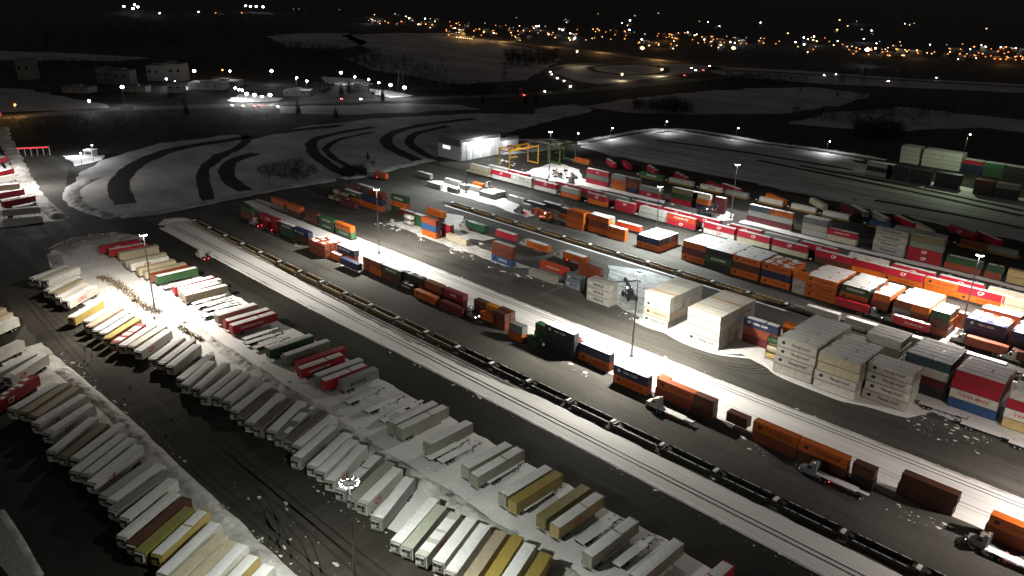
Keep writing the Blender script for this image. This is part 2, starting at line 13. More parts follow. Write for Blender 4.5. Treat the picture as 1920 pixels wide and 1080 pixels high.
POL={'snowBC': [(-355.89,88.13),(-361.54,101.56),(-358.18,119.52),(-344.83,120.59),(-306.69,113.47)],'ice': [(-186.37,251.43),(-174.1,257.28),(-158.64,258.52),(-146.99,251.31),(-142.75,215.36),(-153.24,216.78),(-162.96,221.39)],'corner': [(-183.96,23.73),(-177.05,24.08),(-161.82,24.08),(-147.76,23.74),(-151.85,19.51),(-162.31,18.46)],'snowM': [(-344.19,283.57),(-348.81,292.3),(-338.17,298.85),(-316.85,302.41),(-284.55,293.56),(-264.28,292.8),(-258.58,282.6),(-258.58,276.7),(-276.83,279.74),(-304.37,280.54),(-326.03,280.11)],'snowJ': [(-329.22,350.97),(-337.3,387.76),(-311.55,381.78),(-294.04,364.39),(-275.42,365.7),(-230.48,360.49),(-228.21,354.56),(-279.51,350.76),(-311.22,343.75)],'snowK': [(-193.68,351.86),(-196.93,366.52),(-191.07,363.97),(-186.66,354.06),(-188.75,348.73)],'snowN': [(-182.73,355.68),(-180.67,363.95),(-161.83,364.16),(-156.74,357.78),(-167.23,355.19),(-177.65,352.95)],'snowG': [(-290.64,251.36),(-281.21,254.87),(-261.1,240.75),(-243.87,241.59),(-245.04,234.23),(-253.58,230.51),(-266.01,229.97)],'snowP': [(-65.0,299.11),(-61.11,299.14),(-60.62,290.14),(-60.02,265.78),(-62.2,266.37)],'lot1': [(-665.67,134.41),(-558.15,124.1),(-453.21,108.63),(-400.46,106.89),(-403.2,87.83),(-411.47,70.74),(-531.0,89.81)],'lot2': [(-550.38,153.96),(-536.98,175.82),(-522.83,167.53),(-514.3,149.17),(-534.44,153.25)],'isle1': [(-460.96,130.98),(-430.42,122.34),(-411.09,121.69),(-391.14,124.58),(-382.85,131.39),(-377.24,153.67),(-385.02,169.16),(-404.5,179.9),(-437.63,191.9),(-467.27,206.51),(-492.05,226.12),(-517.23,257.93),(-539.23,275.71),(-552.8,272.26),(-554.22,217.5),(-522.83,167.53),(-493.65,145.34)],'isle2': [(-403.77,180.76),(-384.36,173.15),(-371.21,175.86),(-378.08,200.61),(-381.91,232.67),(-375.31,264.67),(-380.15,320.06),(-394.49,325.34),(-405.2,353.28),(-424.21,401.59),(-442.91,480.16),(-459.4,550.97),(-516.93,489.08),(-550.25,396.22),(-552.03,325.64),(-526.92,271.23),(-506.0,256.8),(-481.29,226.28),(-456.29,206.02),(-429.3,191.77)],'isle3': [(-413.93,394.58),(-409.26,420.57),(-396.69,436.53),(-362.38,427.61),(-367.87,399.73),(-375.57,375.81)],'east': [(-360.11,439.82),(-366.05,475.41),(-356.41,547.26),(-294.67,566.02),(-224.9,562.5),(-162.97,533.26),(-95.01,527.0),(-61.05,526.35),(-38.85,394.0),(-73.79,429.25),(-88.53,427.92),(-138.59,431.23),(-188.66,435.28),(-224.1,437.53),(-280.33,434.43),(-323.99,434.02)],'f1': [(-931.3,196.59),(-905.26,227.2),(-828.38,242.16),(-758.39,250.91),(-720.91,244.17),(-769.7,158.77)],'f2': [(-1440.65,965.21),(-1452.37,1112.36),(-1399.41,1238.29),(-993.01,1069.72),(-828.18,953.98),(-669.08,713.02),(-685.18,614.18),(-795.35,623.84),(-856.38,619.7),(-1006.93,681.71),(-1101.32,798.52)],'f3': [(-1377.64,287.8),(-1298.8,376.1),(-1156.69,455.78),(-1130.02,409.61),(-1218.74,287.96),(-1237.32,256.28)],'f4': [(-1473.21,813.39),(-1532.86,920.99),(-1493.52,1014.51),(-1248.32,893.76),(-1152.21,770.51),(-1229.86,716.71)],'loop': [(-714.38,807.72),(-751.93,878.44),(-746.85,945.07),(-721.76,1017.45),(-670.81,1085.99),(-606.61,1070.85),(-600.41,974.32),(-591.62,871.82),(-590.0,812.18),(-592.22,751.72),(-637.34,760.9)],'f6': [(-486.83,595.28),(-493.78,701.01),(-480.41,795.09),(-457.13,887.34),(-422.48,955.8),(-341.51,946.04),(-331.18,833.22),(-338.81,728.43),(-377.22,666.2),(-425.67,606.46)],'f7': [(-640.31,1074.49),(-525.81,1144.24),(-385.46,1174.49),(-259.06,1244.65),(-190.84,1265.7),(-173.94,1167.56),(-294.86,1096.4),(-418.69,1008.46),(-521.4,978.84),(-581.38,991.67)],'f8': [(-315.45,770.88),(-281.78,875.67),(-230.31,874.23),(-175.26,878.07),(-123.42,874.16),(-110.6,799.66),(-185.18,794.0),(-245.23,694.79),(-309.27,668.11)],'f9': [(-654.55,365.94),(-631.97,419.34),(-602.48,471.69),(-567.23,508.43),(-535.38,506.48),(-555.83,446.96),(-585.05,387.67),(-622.34,347.42)],'f10': [(-503.17,544.74),(-501.59,604.81),(-464.37,591.85),(-450.06,529.09),(-458.6,503.74)],'loti': [(-717.06,348.78),(-750.19,379.58),(-721.77,392.92),(-699.86,397.75),(-683.91,382.83),(-697.52,352.07)],'loti2': [(-837.16,527.65),(-787.28,553.9),(-739.24,534.19),(-751.06,499.73),(-780.89,498.57)],'loti3': [(-851.98,351.08),(-867.56,369.43),(-814.08,359.74),(-795.35,342.89),(-801.12,334.6)],'loti4': [(-712.38,507.56),(-683.84,517.97),(-641.72,512.99),(-637.23,485.67),(-674.73,487.09)]}
PLY={'r1': [(-410.26,139.59),(-445.7,149.12),(-473.83,162.9),(-503.09,184.34),(-528.13,217.32),(-534.71,254.83),(-541.62,301.0),(-538.06,355.95)],'r2': [(-372.98,167.63),(-404.86,179.48),(-440.57,194.57),(-467.05,209.14),(-489.51,229.26),(-511.61,255.79),(-533.82,272.41),(-553.92,277.94)],'r3': [(-396.7,198.14),(-420.57,202.22),(-449.92,213.76),(-471.64,230.47),(-482.68,251.32)],'r4': [(-371.02,261.57),(-401.32,263.65),(-433.86,271.81),(-467.12,284.83),(-499.01,306.65),(-512.39,338.62),(-516.64,371.68)],'r5': [(-370.33,270.64),(-406.93,275.31),(-439.43,283.15),(-469.06,297.11),(-490.66,323.96),(-499.39,359.09)],'r6': [(-384.59,317.11),(-416.56,325.02),(-444.84,333.53),(-470.51,349.59),(-489.94,375.03),(-500.49,413.36),(-498.28,465.15)],'r7': [(-389.64,331.3),(-416.68,339.01),(-450.11,355.41),(-473.43,381.32),(-484.09,422.23)],'hw': [(-740.03,144.56),(-728.27,186.59),(-727.27,235.56),(-698.06,306.45),(-657.92,412.89),(-624.95,502.91),(-585.37,599.92),(-568.5,684.26),(-557.06,767.64),(-549.44,893.48),(-533.25,1029.92)],'hw2': [(-629.52,1006.4),(-555.19,1071.0),(-464.04,1112.83),(-363.78,1151.72),(-250.54,1207.36),(-174.24,1234.71)],'ramp': [(-588.91,703.77),(-634.83,744.9),(-669.19,764.16),(-716.37,804.6),(-761.22,877.49),(-761.8,951.01),(-732.28,1032.05),(-680.73,1101.72)],'loopr': [(-727.99,903.22),(-732.97,952.87),(-711.52,1003.24),(-662.7,994.67),(-621.96,928.26),(-634.75,872.68),(-684.49,867.1),(-727.99,903.22)],'rd1': [(-400.45,411.59),(-396.69,436.53),(-369.16,444.5),(-366.38,489.13),(-366.07,534.79),(-357.95,557.33),(-326.08,562.87),(-282.56,560.4),(-243.14,567.28),(-196.81,568.42)],'rd2': [(-714.87,257.41),(-765.1,270.02),(-827.93,275.53),(-903.04,275.87)],'far': [(-1352.66,1166.0),(-1241.68,1172.87),(-1068.94,1136.13),(-954.33,1142.42),(-805.42,1103.44),(-680.41,1086.04)],'wind': [(-684.03,153.91),(-628.9,141.79),(-554.61,128.44),(-484.92,115.5),(-439.06,109.01),(-401.86,106.63)],'gate': [(-563.46,132.61),(-556.73,148.72)],'t0': [(-335.83,419.38),(-273.95,431.07),(-216.31,436.3)],'t1': [(-340.02,508.46),(-263.43,520.65),(-193.96,524.57)],'t2': [(-251.16,501.59),(-158.6,493.73),(-84.85,482.56)],'t3': [(-223.6,508.74),(-149.78,504.23),(-87.75,495.26)],'t4': [(-152.79,453.55),(-114.39,456.96),(-78.67,455.56)]}
TOWN=[(-1595,1421,'o'),(-771,1547,'o'),(-1104,1452,'o'),(-1354,1177,'o'),(-1693,1275,'o'),(-1593,1294,'w'),(-1398,1431,'d'),(-1338,1244,'o'),(-1192,1216,'o'),(-1721,1340,'o'),(-1273,1584,'o'),(-1198,1113,'o'),(-847,1305,'y'),(-1329,1293,'o'),(-1058,1258,'w'),(-1323,1260,'o'),(-796,1543,'o'),(-864,1406,'o'),(-1202,1246,'o'),(-1036,1228,'o'),(-1486,1493,'o'),(-968,1634,'o'),(-1166,1199,'y'),(-919,1647,'o'),(-809,1399,'w'),(-1247,1224,'o'),(-1037,1518,'o'),(-1180,1394,'y'),(-1325,1536,'o'),(-1449,1579,'y'),(-921,1643,'d'),(-973,1635,'o'),(-1275,1358,'o'),(-1800,1293,'d'),(-1281,1533,'o'),(-1750,1309,'y'),(-1183,1593,'o'),(-1771,1293,'o'),(-1267,1236,'w'),(-1141,1175,'o'),(-1183,1320,'w'),(-844,1495,'w'),(-1512,1329,'o'),(-1028,1663,'w'),(-1181,1389,'w'),(-1208,1345,'o'),(-1629,1255,'o'),(-970,1592,'o'),(-1335,1351,'o'),(-1213,1092,'o'),(-1016,1323,'o'),(-1819,1319,'w'),(-1149,1585,'d'),(-807,1633,'o'),(-1322,1514,'o'),(-1010,1523,'o'),(-1321,1513,'w'),(-936,1342,'o'),(-881,1692,'y'),(-1450,1506,'y'),(-1634,1464,'o'),(-1216,1656,'w'),(-826,1481,'w'),(-1573,1321,'o'),(-908,1537,'o'),(-1062,1602,'o'),(-997,1493,'o'),(-964,1484,'o'),(-1012,1364,'o'),(-1863,1346,'y'),(-856,1477,'o'),(-871,1689,'o'),(-1384,1293,'o'),(-919,1283,'o'),(-1225,1332,'o'),(-838,1603,'o'),(-1204,1508,'y'),(-891,1310,'o'),(-1385,1305,'o'),(-1181,1320,'o'),(-1304,1244,'o'),(-1670,1260,'o'),(-812,1479,'o'),(-1407,1557,'d'),(-1745,1290,'o'),(-976,1495,'o'),(-1642,1342,'o'),(-917,1567,'o'),(-1222,1157,'o'),(-1279,1477,'w'),(-1297,1342,'o'),(-1586,1515,'d'),(-1027,1257,'o'),(-960,1616,'o'),(-875,1328,'o'),(-915,1512,'w'),(-908,1326,'o'),(-1416,1518,'o'),(-1152,1555,'d'),(-1079,1266,'y'),(-1011,1627,'y'),(-907,1675,'d'),(-1310,1167,'o'),(-1280,1610,'o'),(-1078,1691,'o'),(-1088,1597,'o'),(-1091,1546,'d'),(-1218,1356,'o'),(-1488,1459,'o'),(-1259,1100,'o'),(-954,1671,'o'),(-871,1442,'o'),(-1671,1465,'o'),(-1389,1409,'o'),(-1225,1592,'o'),(-881,1488,'d'),(-1432,1272,'w'),(-843,1470,'o'),(-1326,1526,'d'),(-1726,1268,'d'),(-1167,1312,'o'),(-1386,1243,'y'),(-873,1468,'y'),(-1386,1244,'o'),(-926,1484,'o'),(-806,1492,'o'),(-983,1383,'w'),(-1598,1321,'o'),(-1391,1209,'o'),(-1426,1544,'w'),(-1235,1560,'o'),(-1487,1362,'d'),(-865,1575,'d'),(-1331,1299,'o'),(-1051,1306,'y'),(-1085,1674,'y'),(-1282,1403,'o'),(-1163,1390,'o'),(-1586,1295,'o'),(-1082,1462,'o'),(-1059,1324,'o'),(-1048,1590,'o'),(-934,1307,'o'),(-1422,1549,'w'),(-1084,1713,'w'),(-1539,1382,'o'),(-1221,1377,'y'),(-1083,1291,'w'),(-1181,1517,'o'),(-1073,1367,'y'),(-573,1651,'o'),(-588,1550,'y'),(-549,1453,'o'),(-537,1659,'o'),(-508,1577,'o'),(-500,1485,'o'),(-587,1565,'r'),(-617,1534,'o'),(-654,1614,'y'),(-557,1538,'o'),(-566,1637,'o'),(-548,1647,'o'),(-500,1640,'o'),(-614,1577,'y'),(-582,1619,'y'),(-555,1646,'y'),(-489,1591,'y'),(-619,1627,'o'),(-560,1570,'y'),(-522,1614,'o'),(-631,1602,'o'),(-523,1471,'r'),(-571,1441,'o'),(-504,1493,'y'),(-537,1658,'y'),(-501,1604,'y'),(-589,1564,'o'),(-591,1503,'r'),(-610,1622,'o'),(-537,1603,'y'),(-437,1816,'r'),(-406,1612,'r'),(-407,1649,'r'),(-375,1630,'o'),(-469,1616,'o'),(-362,1673,'o'),(-351,1623,'o'),(-430,1783,'o'),(-425,1622,'o'),(-497,1787,'o'),(-409,1744,'o'),(-462,1863,'o'),(-432,1641,'o'),(-380,1648,'o'),(-444,1711,'o'),(-461,1967,'o'),(-354,1592,'o'),(-432,1692,'o'),(-384,1658,'r'),(-383,1579,'r'),(-438,1924,'o'),(-424,1952,'o'),(-454,1897,'r'),(-504,1900,'o'),(-518,1786,'o'),(-410,1570,'o'),(-374,1682,'o'),(-449,1657,'o'),(-374,1579,'o'),(-367,1585,'o'),(-415,1797,'r'),(-373,1669,'o'),(-450,1903,'r'),(-432,1585,'o'),(-456,1640,'o'),(-503,1896,'r'),(-1231,2109,'w'),(-1062,2600,'y'),(-766,2981,'y'),(-970,2306,'y'),(-1212,3042,'d'),(-1302,2487,'w'),(-1451,1938,'w'),(-1801,1856,'d'),(-1301,3101,'y'),(-901,2376,'w'),(-943,2413,'d'),(-1437,2334,'y'),(-1627,1884,'d'),(-1942,2836,'d'),(-1047,3057,'w'),(-1823,1524,'y'),(-1830,1511,'w'),(-1956,2459,'y'),(-1965,1548,'y'),(-1591,1859,'d'),(-1389,2306,'w'),(-1046,3146,'y'),(-1797,2475,'d'),(-1556,2119,'w'),(-1863,1479,'w'),(-1682,1955,'d'),(-2086,1521,'y'),(-2114,1622,'d'),(-731,1589,'w'),(-685,1863,'d'),(-689,1550,'d'),(-789,1757,'y'),(-513,1984,'y'),(-511,1769,'o'),(-466,1948,'w'),(-808,1772,'w'),(-774,1640,'w'),(-747,1932,'w'),(-848,1890,'w'),(-658,1472,'o'),(-484,1801,'w'),(-809,1862,'o'),(-437,1944,'w'),(-708,1513,'y'),(-662,1785,'w'),(-606,1770,'o'),(-842,1823,'w'),(-691,1680,'o'),(-491,1934,'w'),(-616,1754,'y'),(-689,1633,'y'),(-653,1636,'y'),(-587,1887,'d'),(-743,1778,'w'),(-745,1740,'o'),(-561,1912,'d'),(-947,1957,'y'),(-578,1859,'w'),(-604,1628,'w'),(-765,1722,'y'),(-547,1972,'o'),(-834,1846,'y'),(-448,1954,'d'),(-655,1902,'y'),(-586,1613,'d'),(-596,1671,'y'),(-1200,1070,'y'),(-1192,1069,'y'),(-1185,1068,'y'),(-1177,1066,'y'),(-1170,1065,'y'),(-1162,1064,'y'),(-1155,1063,'y'),(-1148,1062,'y')]
LMP=[(-739.1,263.63,16,'w',9),(-826.68,369.3,16,'w',7),(-824.9,407.81,14,'w',5),(-801.86,444.24,14,'w',6),(-731.61,432.76,14,'w',5),(-702.82,426.77,14,'w',5),(-748.89,497.81,14,'w',6),(-722.21,497.24,12,'w',5),(-694.5,495.31,12,'w',3),(-666.53,487.66,12,'w',3),(-645.99,486.88,12,'w',7),(-621.74,485.29,12,'w',7),(-721.88,360.45,10,'w',4),(-709.44,357.79,10,'w',3),(-704.37,358.36,10,'w',4),(-685.85,352.74,9,'w',6),(-675.42,355.06,9,'w',6),(-667.59,366.18,9,'w',6),(-662.32,355.27,9,'w',4),(-724.59,174.74,10,'o',3),(-713.1,226.37,10,'w',2),(-841.07,345.26,8,'w',2),(-815.01,342.83,8,'w',4),(-891.04,431.55,8,'o',2),(-2510.7,936.36,18,'w',0),(-2636.17,1015.83,18,'w',0),(-2468.43,959.42,18,'w',0),(-2357.34,902.61,18,'w',0),(-2532.24,1330.85,18,'w',0),(-2486.64,1323.44,18,'w',0),(-2485.4,1343.43,18,'w',0),(-2440.28,1343.12,18,'w',0),(-2197.46,908.36,12,'w',0),(-2246.43,1087.3,10,'o',0),(-2233.23,1160.03,10,'o',0),(-2320.38,1071.84,10,'w',0),(-2416.73,1438.69,12,'d',0),(-2414.59,1457.21,12,'d',0),(-2356.45,1575.73,12,'d',0),(-407.67,384.83,9,'w',3),(-363.61,441.42,9,'w',3),(-362.03,479.78,9,'w',3),(-353.16,539.4,9,'w',4),(-300.63,559.49,9,'w',3),(-229.19,562.36,9,'w',4),(-754.68,904.86,20,'y',12),(-709.99,1001.74,24,'y',34),(-637.2,1140.16,24,'y',34),(-504.26,1325.9,24,'w',26),(-135.16,540.08,30,'g',24),(-598.14,891.92,9,'y',10),(-597.99,805.43,8,'y',8),(-512.17,152.81,8,'w',4),(-522.55,163.06,10,'w',2)]
CAR=[(-715.97,805.22,'h'),(-692.89,782.6,'h'),(-660.53,756.37,'h'),(-636.69,742.1,'h'),(-594.29,704.43,'h'),(-582.83,648.04,'h'),(-584.61,927.06,'t'),(-608.72,1012.67,'t'),(-614.9,1002.88,'h'),(-635.54,1024.33,'h'),(-575.23,607.18,'t'),(-661.26,439.11,'t'),(-650.54,454.11,'h'),(-474.02,1109.48,'h'),(-467.14,1132.36,'h'),(-388.55,1114.54,'h'),(-362.22,1221.45,'h'),(-638.0,1078.25,'h'),(-683.66,337.06,'h'),(-675.28,343.05,'h'),(-666.39,349.76,'t'),(-665.67,356.21,'t'),(-654.55,365.94,'h')]
BLD=[(-983.55,256.33,16,14,20),(-906.47,311.46,18,16,15),(-888.38,321.71,18,16,14),(-900.36,364.15,22,18,16),(-891.76,377.13,24,18,18),(-799.11,337.49,14,12,8),(-804.57,373.56,36,18,6),(-818.74,400.04,30,20,5),(-824.13,308.6,22,12,5),(-850.55,263.63,26,16,5),(-710.75,421.98,26,14,5),(-710.93,494.11,22,14,5)]
WOOD={'w1': [(-1257.51,663.48),(-1160.4,755.11),(-1014.66,755.32),(-873.94,641.16),(-1027.43,614.2),(-1126.57,576.11)],'w2': [(-751.26,589.06),(-677.82,607.59),(-610.19,608.74),(-611.81,548.4),(-640.18,508.29)],'w3': [(-350.4,752.08),(-324.03,843.05),(-305.5,944.05),(-242.44,898.61),(-212.74,813.73),(-256.32,723.74),(-315.94,692.22)],'w4': [(-456.77,636.39),(-431.04,695.81),(-396.51,650.9),(-423.03,594.55)],'w5': [(-1175.91,277.11),(-1092.62,415.81),(-1016.8,542.08),(-956.12,509.05),(-1041.18,242.98)],'w6': [(-1735.19,1043.81),(-1739.85,510.31),(-1405.63,335.31),(-1213.01,494.36),(-1580.25,898.26)],'w7': [(-436.12,225.98),(-446.39,261.52),(-405.84,251.49),(-394.46,233.49),(-407.59,213.77)],'w8': [(-401.32,263.65),(-397.9,276.93),(-381.93,269.43),(-383.24,255.15)],'w9': [(-554.23,939.83),(-520.02,1050.43),(-435.05,1013.89),(-451.91,903.79),(-511.88,833.89)],'w10': [(-713.29,167.27),(-661.52,280.48),(-597.73,333.27),(-571.66,273.33),(-618.18,155.39)],'w11': [(-1024.82,684.52),(-977.13,767.24),(-716.18,641.98),(-731.5,528.53)],'w12': [(-921.98,918.28),(-907.47,1044.58),(-775.87,882.47),(-793.14,811.52)],'w13': [(-262.83,693.19),(-238.41,724.89),(-214.71,682.38),(-243.46,645.76)]}
TREE=[(-736.07,457.72),(-719.25,452.16),(-703.02,446.78),(-721.38,463.86),(-711.54,463.23),(-686.62,456.23),(-688.64,467.27),(-658.97,283.89),(-687.57,294.46),(-548.92,570.39),(-531.48,563.62),(-532.73,580.3),(-646.35,466.38),(-626.2,463.01),(-408.72,898.03),(-364.56,898.02),(-425.65,649.95),(-577.03,531.33),(-563.96,537.04),(-418.51,295.8),(-401.03,287.28),(-604.14,357.27),(-568.91,371.47)]
PYL=[(-661.7,512.8),(-590.3,592.93),(-519.66,522.36),(-646.48,556.64),(-344.65,854.21),(-333.54,883.45),(-314.58,953.49)]
MISC={'bld': [(-399.06,338.41),(-377.44,341.09),(-383.48,377.4)],'gan': [(-341.55,345.35),(-343.42,377.66)],'gan2': [(-335.13,382.67),(-334.7,398.86)],'rs': [(-168.07,231.3),(-248.06,283.07),(-191.05,348.99)],'brush': [(-307.68,92.35),(-288.8,94.1),(-270.34,91.6),(-259.01,93.43)],'brush2': [(-244.62,94.52),(-234.18,93.39),(-228.81,94.45)],'kiosk': [(-546.83,163.61)],'shed': [(-330.59,286.06),(-308.04,294.04),(-320.09,290.91),(-273.76,278.63)],'bush': [(-276.51,92.18),(-256.56,89.32),(-246.39,97.14),(-116.54,101.82)]}

# ------------------------------------------------------------------ materials
MATS = {}
def nt(name):
    m = bpy.data.materials.new(name); m.use_nodes = True
    n = m.node_tree.nodes; b = n['Principled BSDF']
    return m, n, m.node_tree.links, b
def rgb(c): return (c[0], c[1], c[2], 1)
def coords(n, l, scale=(1, 1, 1), kind='Object'):
    t = n.new('ShaderNodeTexCoord'); mp = n.new('ShaderNodeMapping'); mp.inputs['Scale'].default_value = scale
    l.new(t.outputs[kind], mp.inputs['Vector']); return mp.outputs['Vector']
def noisen(n, l, vec, scale, detail=4, rough=.55):
    t = n.new('ShaderNodeTexNoise'); t.inputs['Scale'].default_value = scale
    t.inputs['Detail'].default_value = detail; t.inputs['Roughness'].default_value = rough
    l.new(vec, t.inputs['Vector']); return t.outputs['Fac']
def ramp(n, l, fac, stops):
    r = n.new('ShaderNodeValToRGB'); e = r.color_ramp.elements
    while len(e) < len(stops): e.new(.5)
    for i, (p, c) in enumerate(stops):
        e[i].position = p; e[i].color = rgb(c) if len(c) == 3 else c
    l.new(fac, r.inputs['Fac']); return r.outputs['Color']
def mix(n, l, fac, a, b, mode='MIX'):
    m = n.new('ShaderNodeMix'); m.data_type = 'RGBA'; m.blend_type = mode
    for s, v in ((m.inputs[0], fac), (m.inputs[6], a), (m.inputs[7], b)):
        if hasattr(v, 'is_linked'): l.new(v, s)
        elif isinstance(v, (int, float)): s.default_value = v
        else: s.default_value = rgb(v)
    return m.outputs[2]
def bumpn(n, l, b, h, st, dist=.1):
    u = n.new('ShaderNodeBump'); u.inputs['Strength'].default_value = st; u.inputs['Distance'].default_value = dist
    l.new(h, u.inputs['Height']); l.new(u.outputs['Normal'], b.inputs['Normal'])
PAL = dict(OR=(.62, .135, .008), RU=(.26, .055, .02), RD=(.42, .012, .028), MR=(.13, .012, .018), BR=(.11, .035, .016), GR=(.025, .085, .03), EG=(.02, .12, .045),
    NV=(.012, .02, .075), BL=(.03, .1, .26), BK=(.014, .015, .018), GY=(.25, .26, .24), KH=(.33, .32, .25), LG=(.46, .46, .42), WH=(.68, .665, .6), TN=(.5, .43, .3), YL=(.5, .38, .12),
    YE=(.44, .33, .08), OL=(.2, .18, .08), OV=(.3, .28, .07), CR=(.58, .53, .38), PK=(.5, .33, .26), MG=(.36, .012, .06), TL=(.03, .07, .085), OO=(.6, .06, .012), BO=(.3, .09, .02),
    YO=(.6, .22, .015), OB=(.5, .1, .008), PW=(.56, .43, .31), GB=(.25, .3, .34), YT=(.55, .42, .18), YW=(.55, .54, .44), OG=(.2, .25, .19), GG=(.42, .45, .36), BG=(.2, .16, .13), SV=(.5, .48, .44), OY=(.3, .26, .1), GD=(.21, .125, .02), KB=(.03, .028, .026), ST=(.3, .3, .3))
def paint(c):
    k = 'paint_' + c
    if k in MATS: return MATS[k]
    m, n, l, b = nt(k); col = PAL[c]
    oi = n.new('ShaderNodeObjectInfo'); mr = n.new('ShaderNodeMapRange')
    mr.inputs['To Min'].default_value = .78; mr.inputs['To Max'].default_value = 1.12
    l.new(oi.outputs['Random'], mr.inputs['Value'])
    v = coords(n, l, (.35, 1.2, .35)); f = noisen(n, l, v, 1.6, 5, .65)
    dirt = ramp(n, l, f, [(.3, (.8, .78, .75)), (.6, (1, 1, 1))])
    v2 = coords(n, l, (2.2, 2.2, .12)); f2 = noisen(n, l, v2, 1.3, 3, .6)
    run = ramp(n, l, f2, [(.28, (.7, .62, .52)), (.5, (1, 1, 1))])
    hs = n.new('ShaderNodeHueSaturation'); hs.inputs['Color'].default_value = rgb(col)
    l.new(mr.outputs['Result'], hs.inputs['Value'])
    c1 = mix(n, l, 1., hs.outputs['Color'], dirt, 'MULTIPLY'); c1 = mix(n, l, .35, c1, run, 'MULTIPLY')
    l.new(c1, b.inputs['Base Color']); b.inputs['Roughness'].default_value = .5
    w = n.new('ShaderNodeTexWave'); w.inputs['Scale'].default_value = 1.1; w.bands_direction = 'X'
    l.new(coords(n, l), w.inputs['Vector']); bumpn(n, l, b, w.outputs['Fac'], .18, .03)
    MATS[k] = m; return m
def flat(k, col, rough=.6, metal=0., var=.25):
    if k in MATS: return MATS[k]
    m, n, l, b = nt(k)
    f = noisen(n, l, coords(n, l), 1.2, 4)
    c = ramp(n, l, f, [(.3, [x * (1 - var) for x in col]), (.7, [min(1, x * (1 + var)) for x in col])])
    l.new(c, b.inputs['Base Color']); b.inputs['Roughness'].default_value = rough; b.inputs['Metallic'].default_value = metal
    MATS[k] = m; return m
def emit(k, col, st):
    if k in MATS: return MATS[k]
    m, n, l, b = nt(k); b.inputs['Base Color'].default_value = (.1, .1, .1, 1)
    b.inputs['Emission Color'].default_value = rgb(col); b.inputs['Emission Strength'].default_value = st
    m.cycles.emission_sampling = 'NONE'; MATS[k] = m; return m
def snowmat(k, lo, hi, stretch=(1, 1, 1), sc=.35, dirt=None, dthr=.62, bump=.5):
    if k in MATS: return MATS[k]
    m, n, l, b = nt(k)
    f = noisen(n, l, coords(n, l, stretch), sc, 6, .62); c = ramp(n, l, f, [(.32, lo), (.62, hi)])
    if dirt:
        f2 = noisen(n, l, coords(n, l, (1, 1, 1)), .12, 7, .7)
        d = ramp(n, l, f2, [(dthr, (0, 0, 0)), (dthr + .1, (1, 1, 1))]); c = mix(n, l, d, c, dirt)
    l.new(c, b.inputs['Base Color']); b.inputs['Roughness'].default_value = .7
    f3 = noisen(n, l, coords(n, l, (1, 1, 1)), 1.4, 6, .6); bumpn(n, l, b, f3, bump, .25)
    MATS[k] = m; return m
def asphaltmat(k, lo, hi, stretch=(.03, .5, 1), snow=.72, snowc=(.3, .29, .27), gloss=.86):
    m, n, l, b = nt(k)
    f = noisen(n, l, coords(n, l), .035, 6, .6); f2 = noisen(n, l, coords(n, l, stretch), .5, 5, .62)
    f4 = noisen(n, l, coords(n, l), .9, 6, .7)
    c = ramp(n, l, f, [(.3, lo), (.68, hi)]); c2 = ramp(n, l, f2, [(.3, (.68, .67, .66)), (.66, (1.15, 1.15, 1.15))])
    c = mix(n, l, 1., c, c2, 'MULTIPLY')
    c3 = ramp(n, l, f4, [(.3, (.82, .82, .82)), (.7, (1.1, 1.1, 1.1))]); c = mix(n, l, 1., c, c3, 'MULTIPLY')
    fs = noisen(n, l, coords(n, l, (.06, .22, 1)), 1., 8, .72)
    s = ramp(n, l, fs, [(snow, (0, 0, 0)), (snow + .07, (1, 1, 1))]); c = mix(n, l, s, c, snowc)
    l.new(c, b.inputs['Base Color']); r = ramp(n, l, f2, [(.3, (gloss - .06,) * 3), (.7, (min(1, gloss + .1),) * 3)])
    l.new(r, b.inputs['Roughness']); b.inputs['Specular IOR Level'].default_value = .2; bumpn(n, l, b, f4, .3, .06)
    return m
M_SNOW = snowmat('snow', (.76, .76, .75), (.87, .86, .84))
M_SNOWT = snowmat('snow_tracked', (.7, .69, .67), (.87, .86, .84), (.02, .75, 1), 1., (.45, .43, .4), .74)
M_SNOWD = snowmat('snow_dirty', (.34, .32, .29), (.72, .7, .66), (.5, .5, 1), .3, (.2, .17, .13), .58, .9)
M_SNOWL = snowmat('snow_lot', (.7, .69, .67), (.87, .86, .84), (1, 1, 1), .12, (.42, .4, .37), .7, .8)
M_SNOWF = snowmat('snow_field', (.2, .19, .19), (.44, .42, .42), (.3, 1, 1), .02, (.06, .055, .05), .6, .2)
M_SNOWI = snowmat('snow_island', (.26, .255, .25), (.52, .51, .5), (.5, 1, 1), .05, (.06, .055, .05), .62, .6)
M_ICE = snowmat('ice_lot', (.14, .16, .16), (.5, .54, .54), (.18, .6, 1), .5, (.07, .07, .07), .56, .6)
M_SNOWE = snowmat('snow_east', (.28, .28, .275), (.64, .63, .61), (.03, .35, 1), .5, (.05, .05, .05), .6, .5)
M_ASPH = asphaltmat('asphalt', (.07, .066, .06), (.108, .103, .092))
M_LANE = asphaltmat('asphalt_muddy', (.03, .026, .02), (.075, .068, .056), (.6, .05, 1), .66, (.16, .15, .13))
M_WET = asphaltmat('asphalt_dark', (.02, .018, .015), (.036, .033, .028), (.02, .6, 1), .74, (.1, .1, .09), .8)
M_BALL = asphaltmat('ballast', (.05, .045, .04), (.09, .085, .075), (.2, .8, 1), .62, (.4, .39, .36))
M_ROAD = asphaltmat('road_asphalt', (.02, .019, .018), (.036, .034, .033), (1, 1, 1), .66, (.2, .19, .19))
M_ROADLIT = asphaltmat('road_lit_tone', (.1, .095, .085), (.2, .19, .17), (1, 1, 1), .6, (.4, .38, .36))  # paler copy of the road; lamplight on the lit roads put into its colour
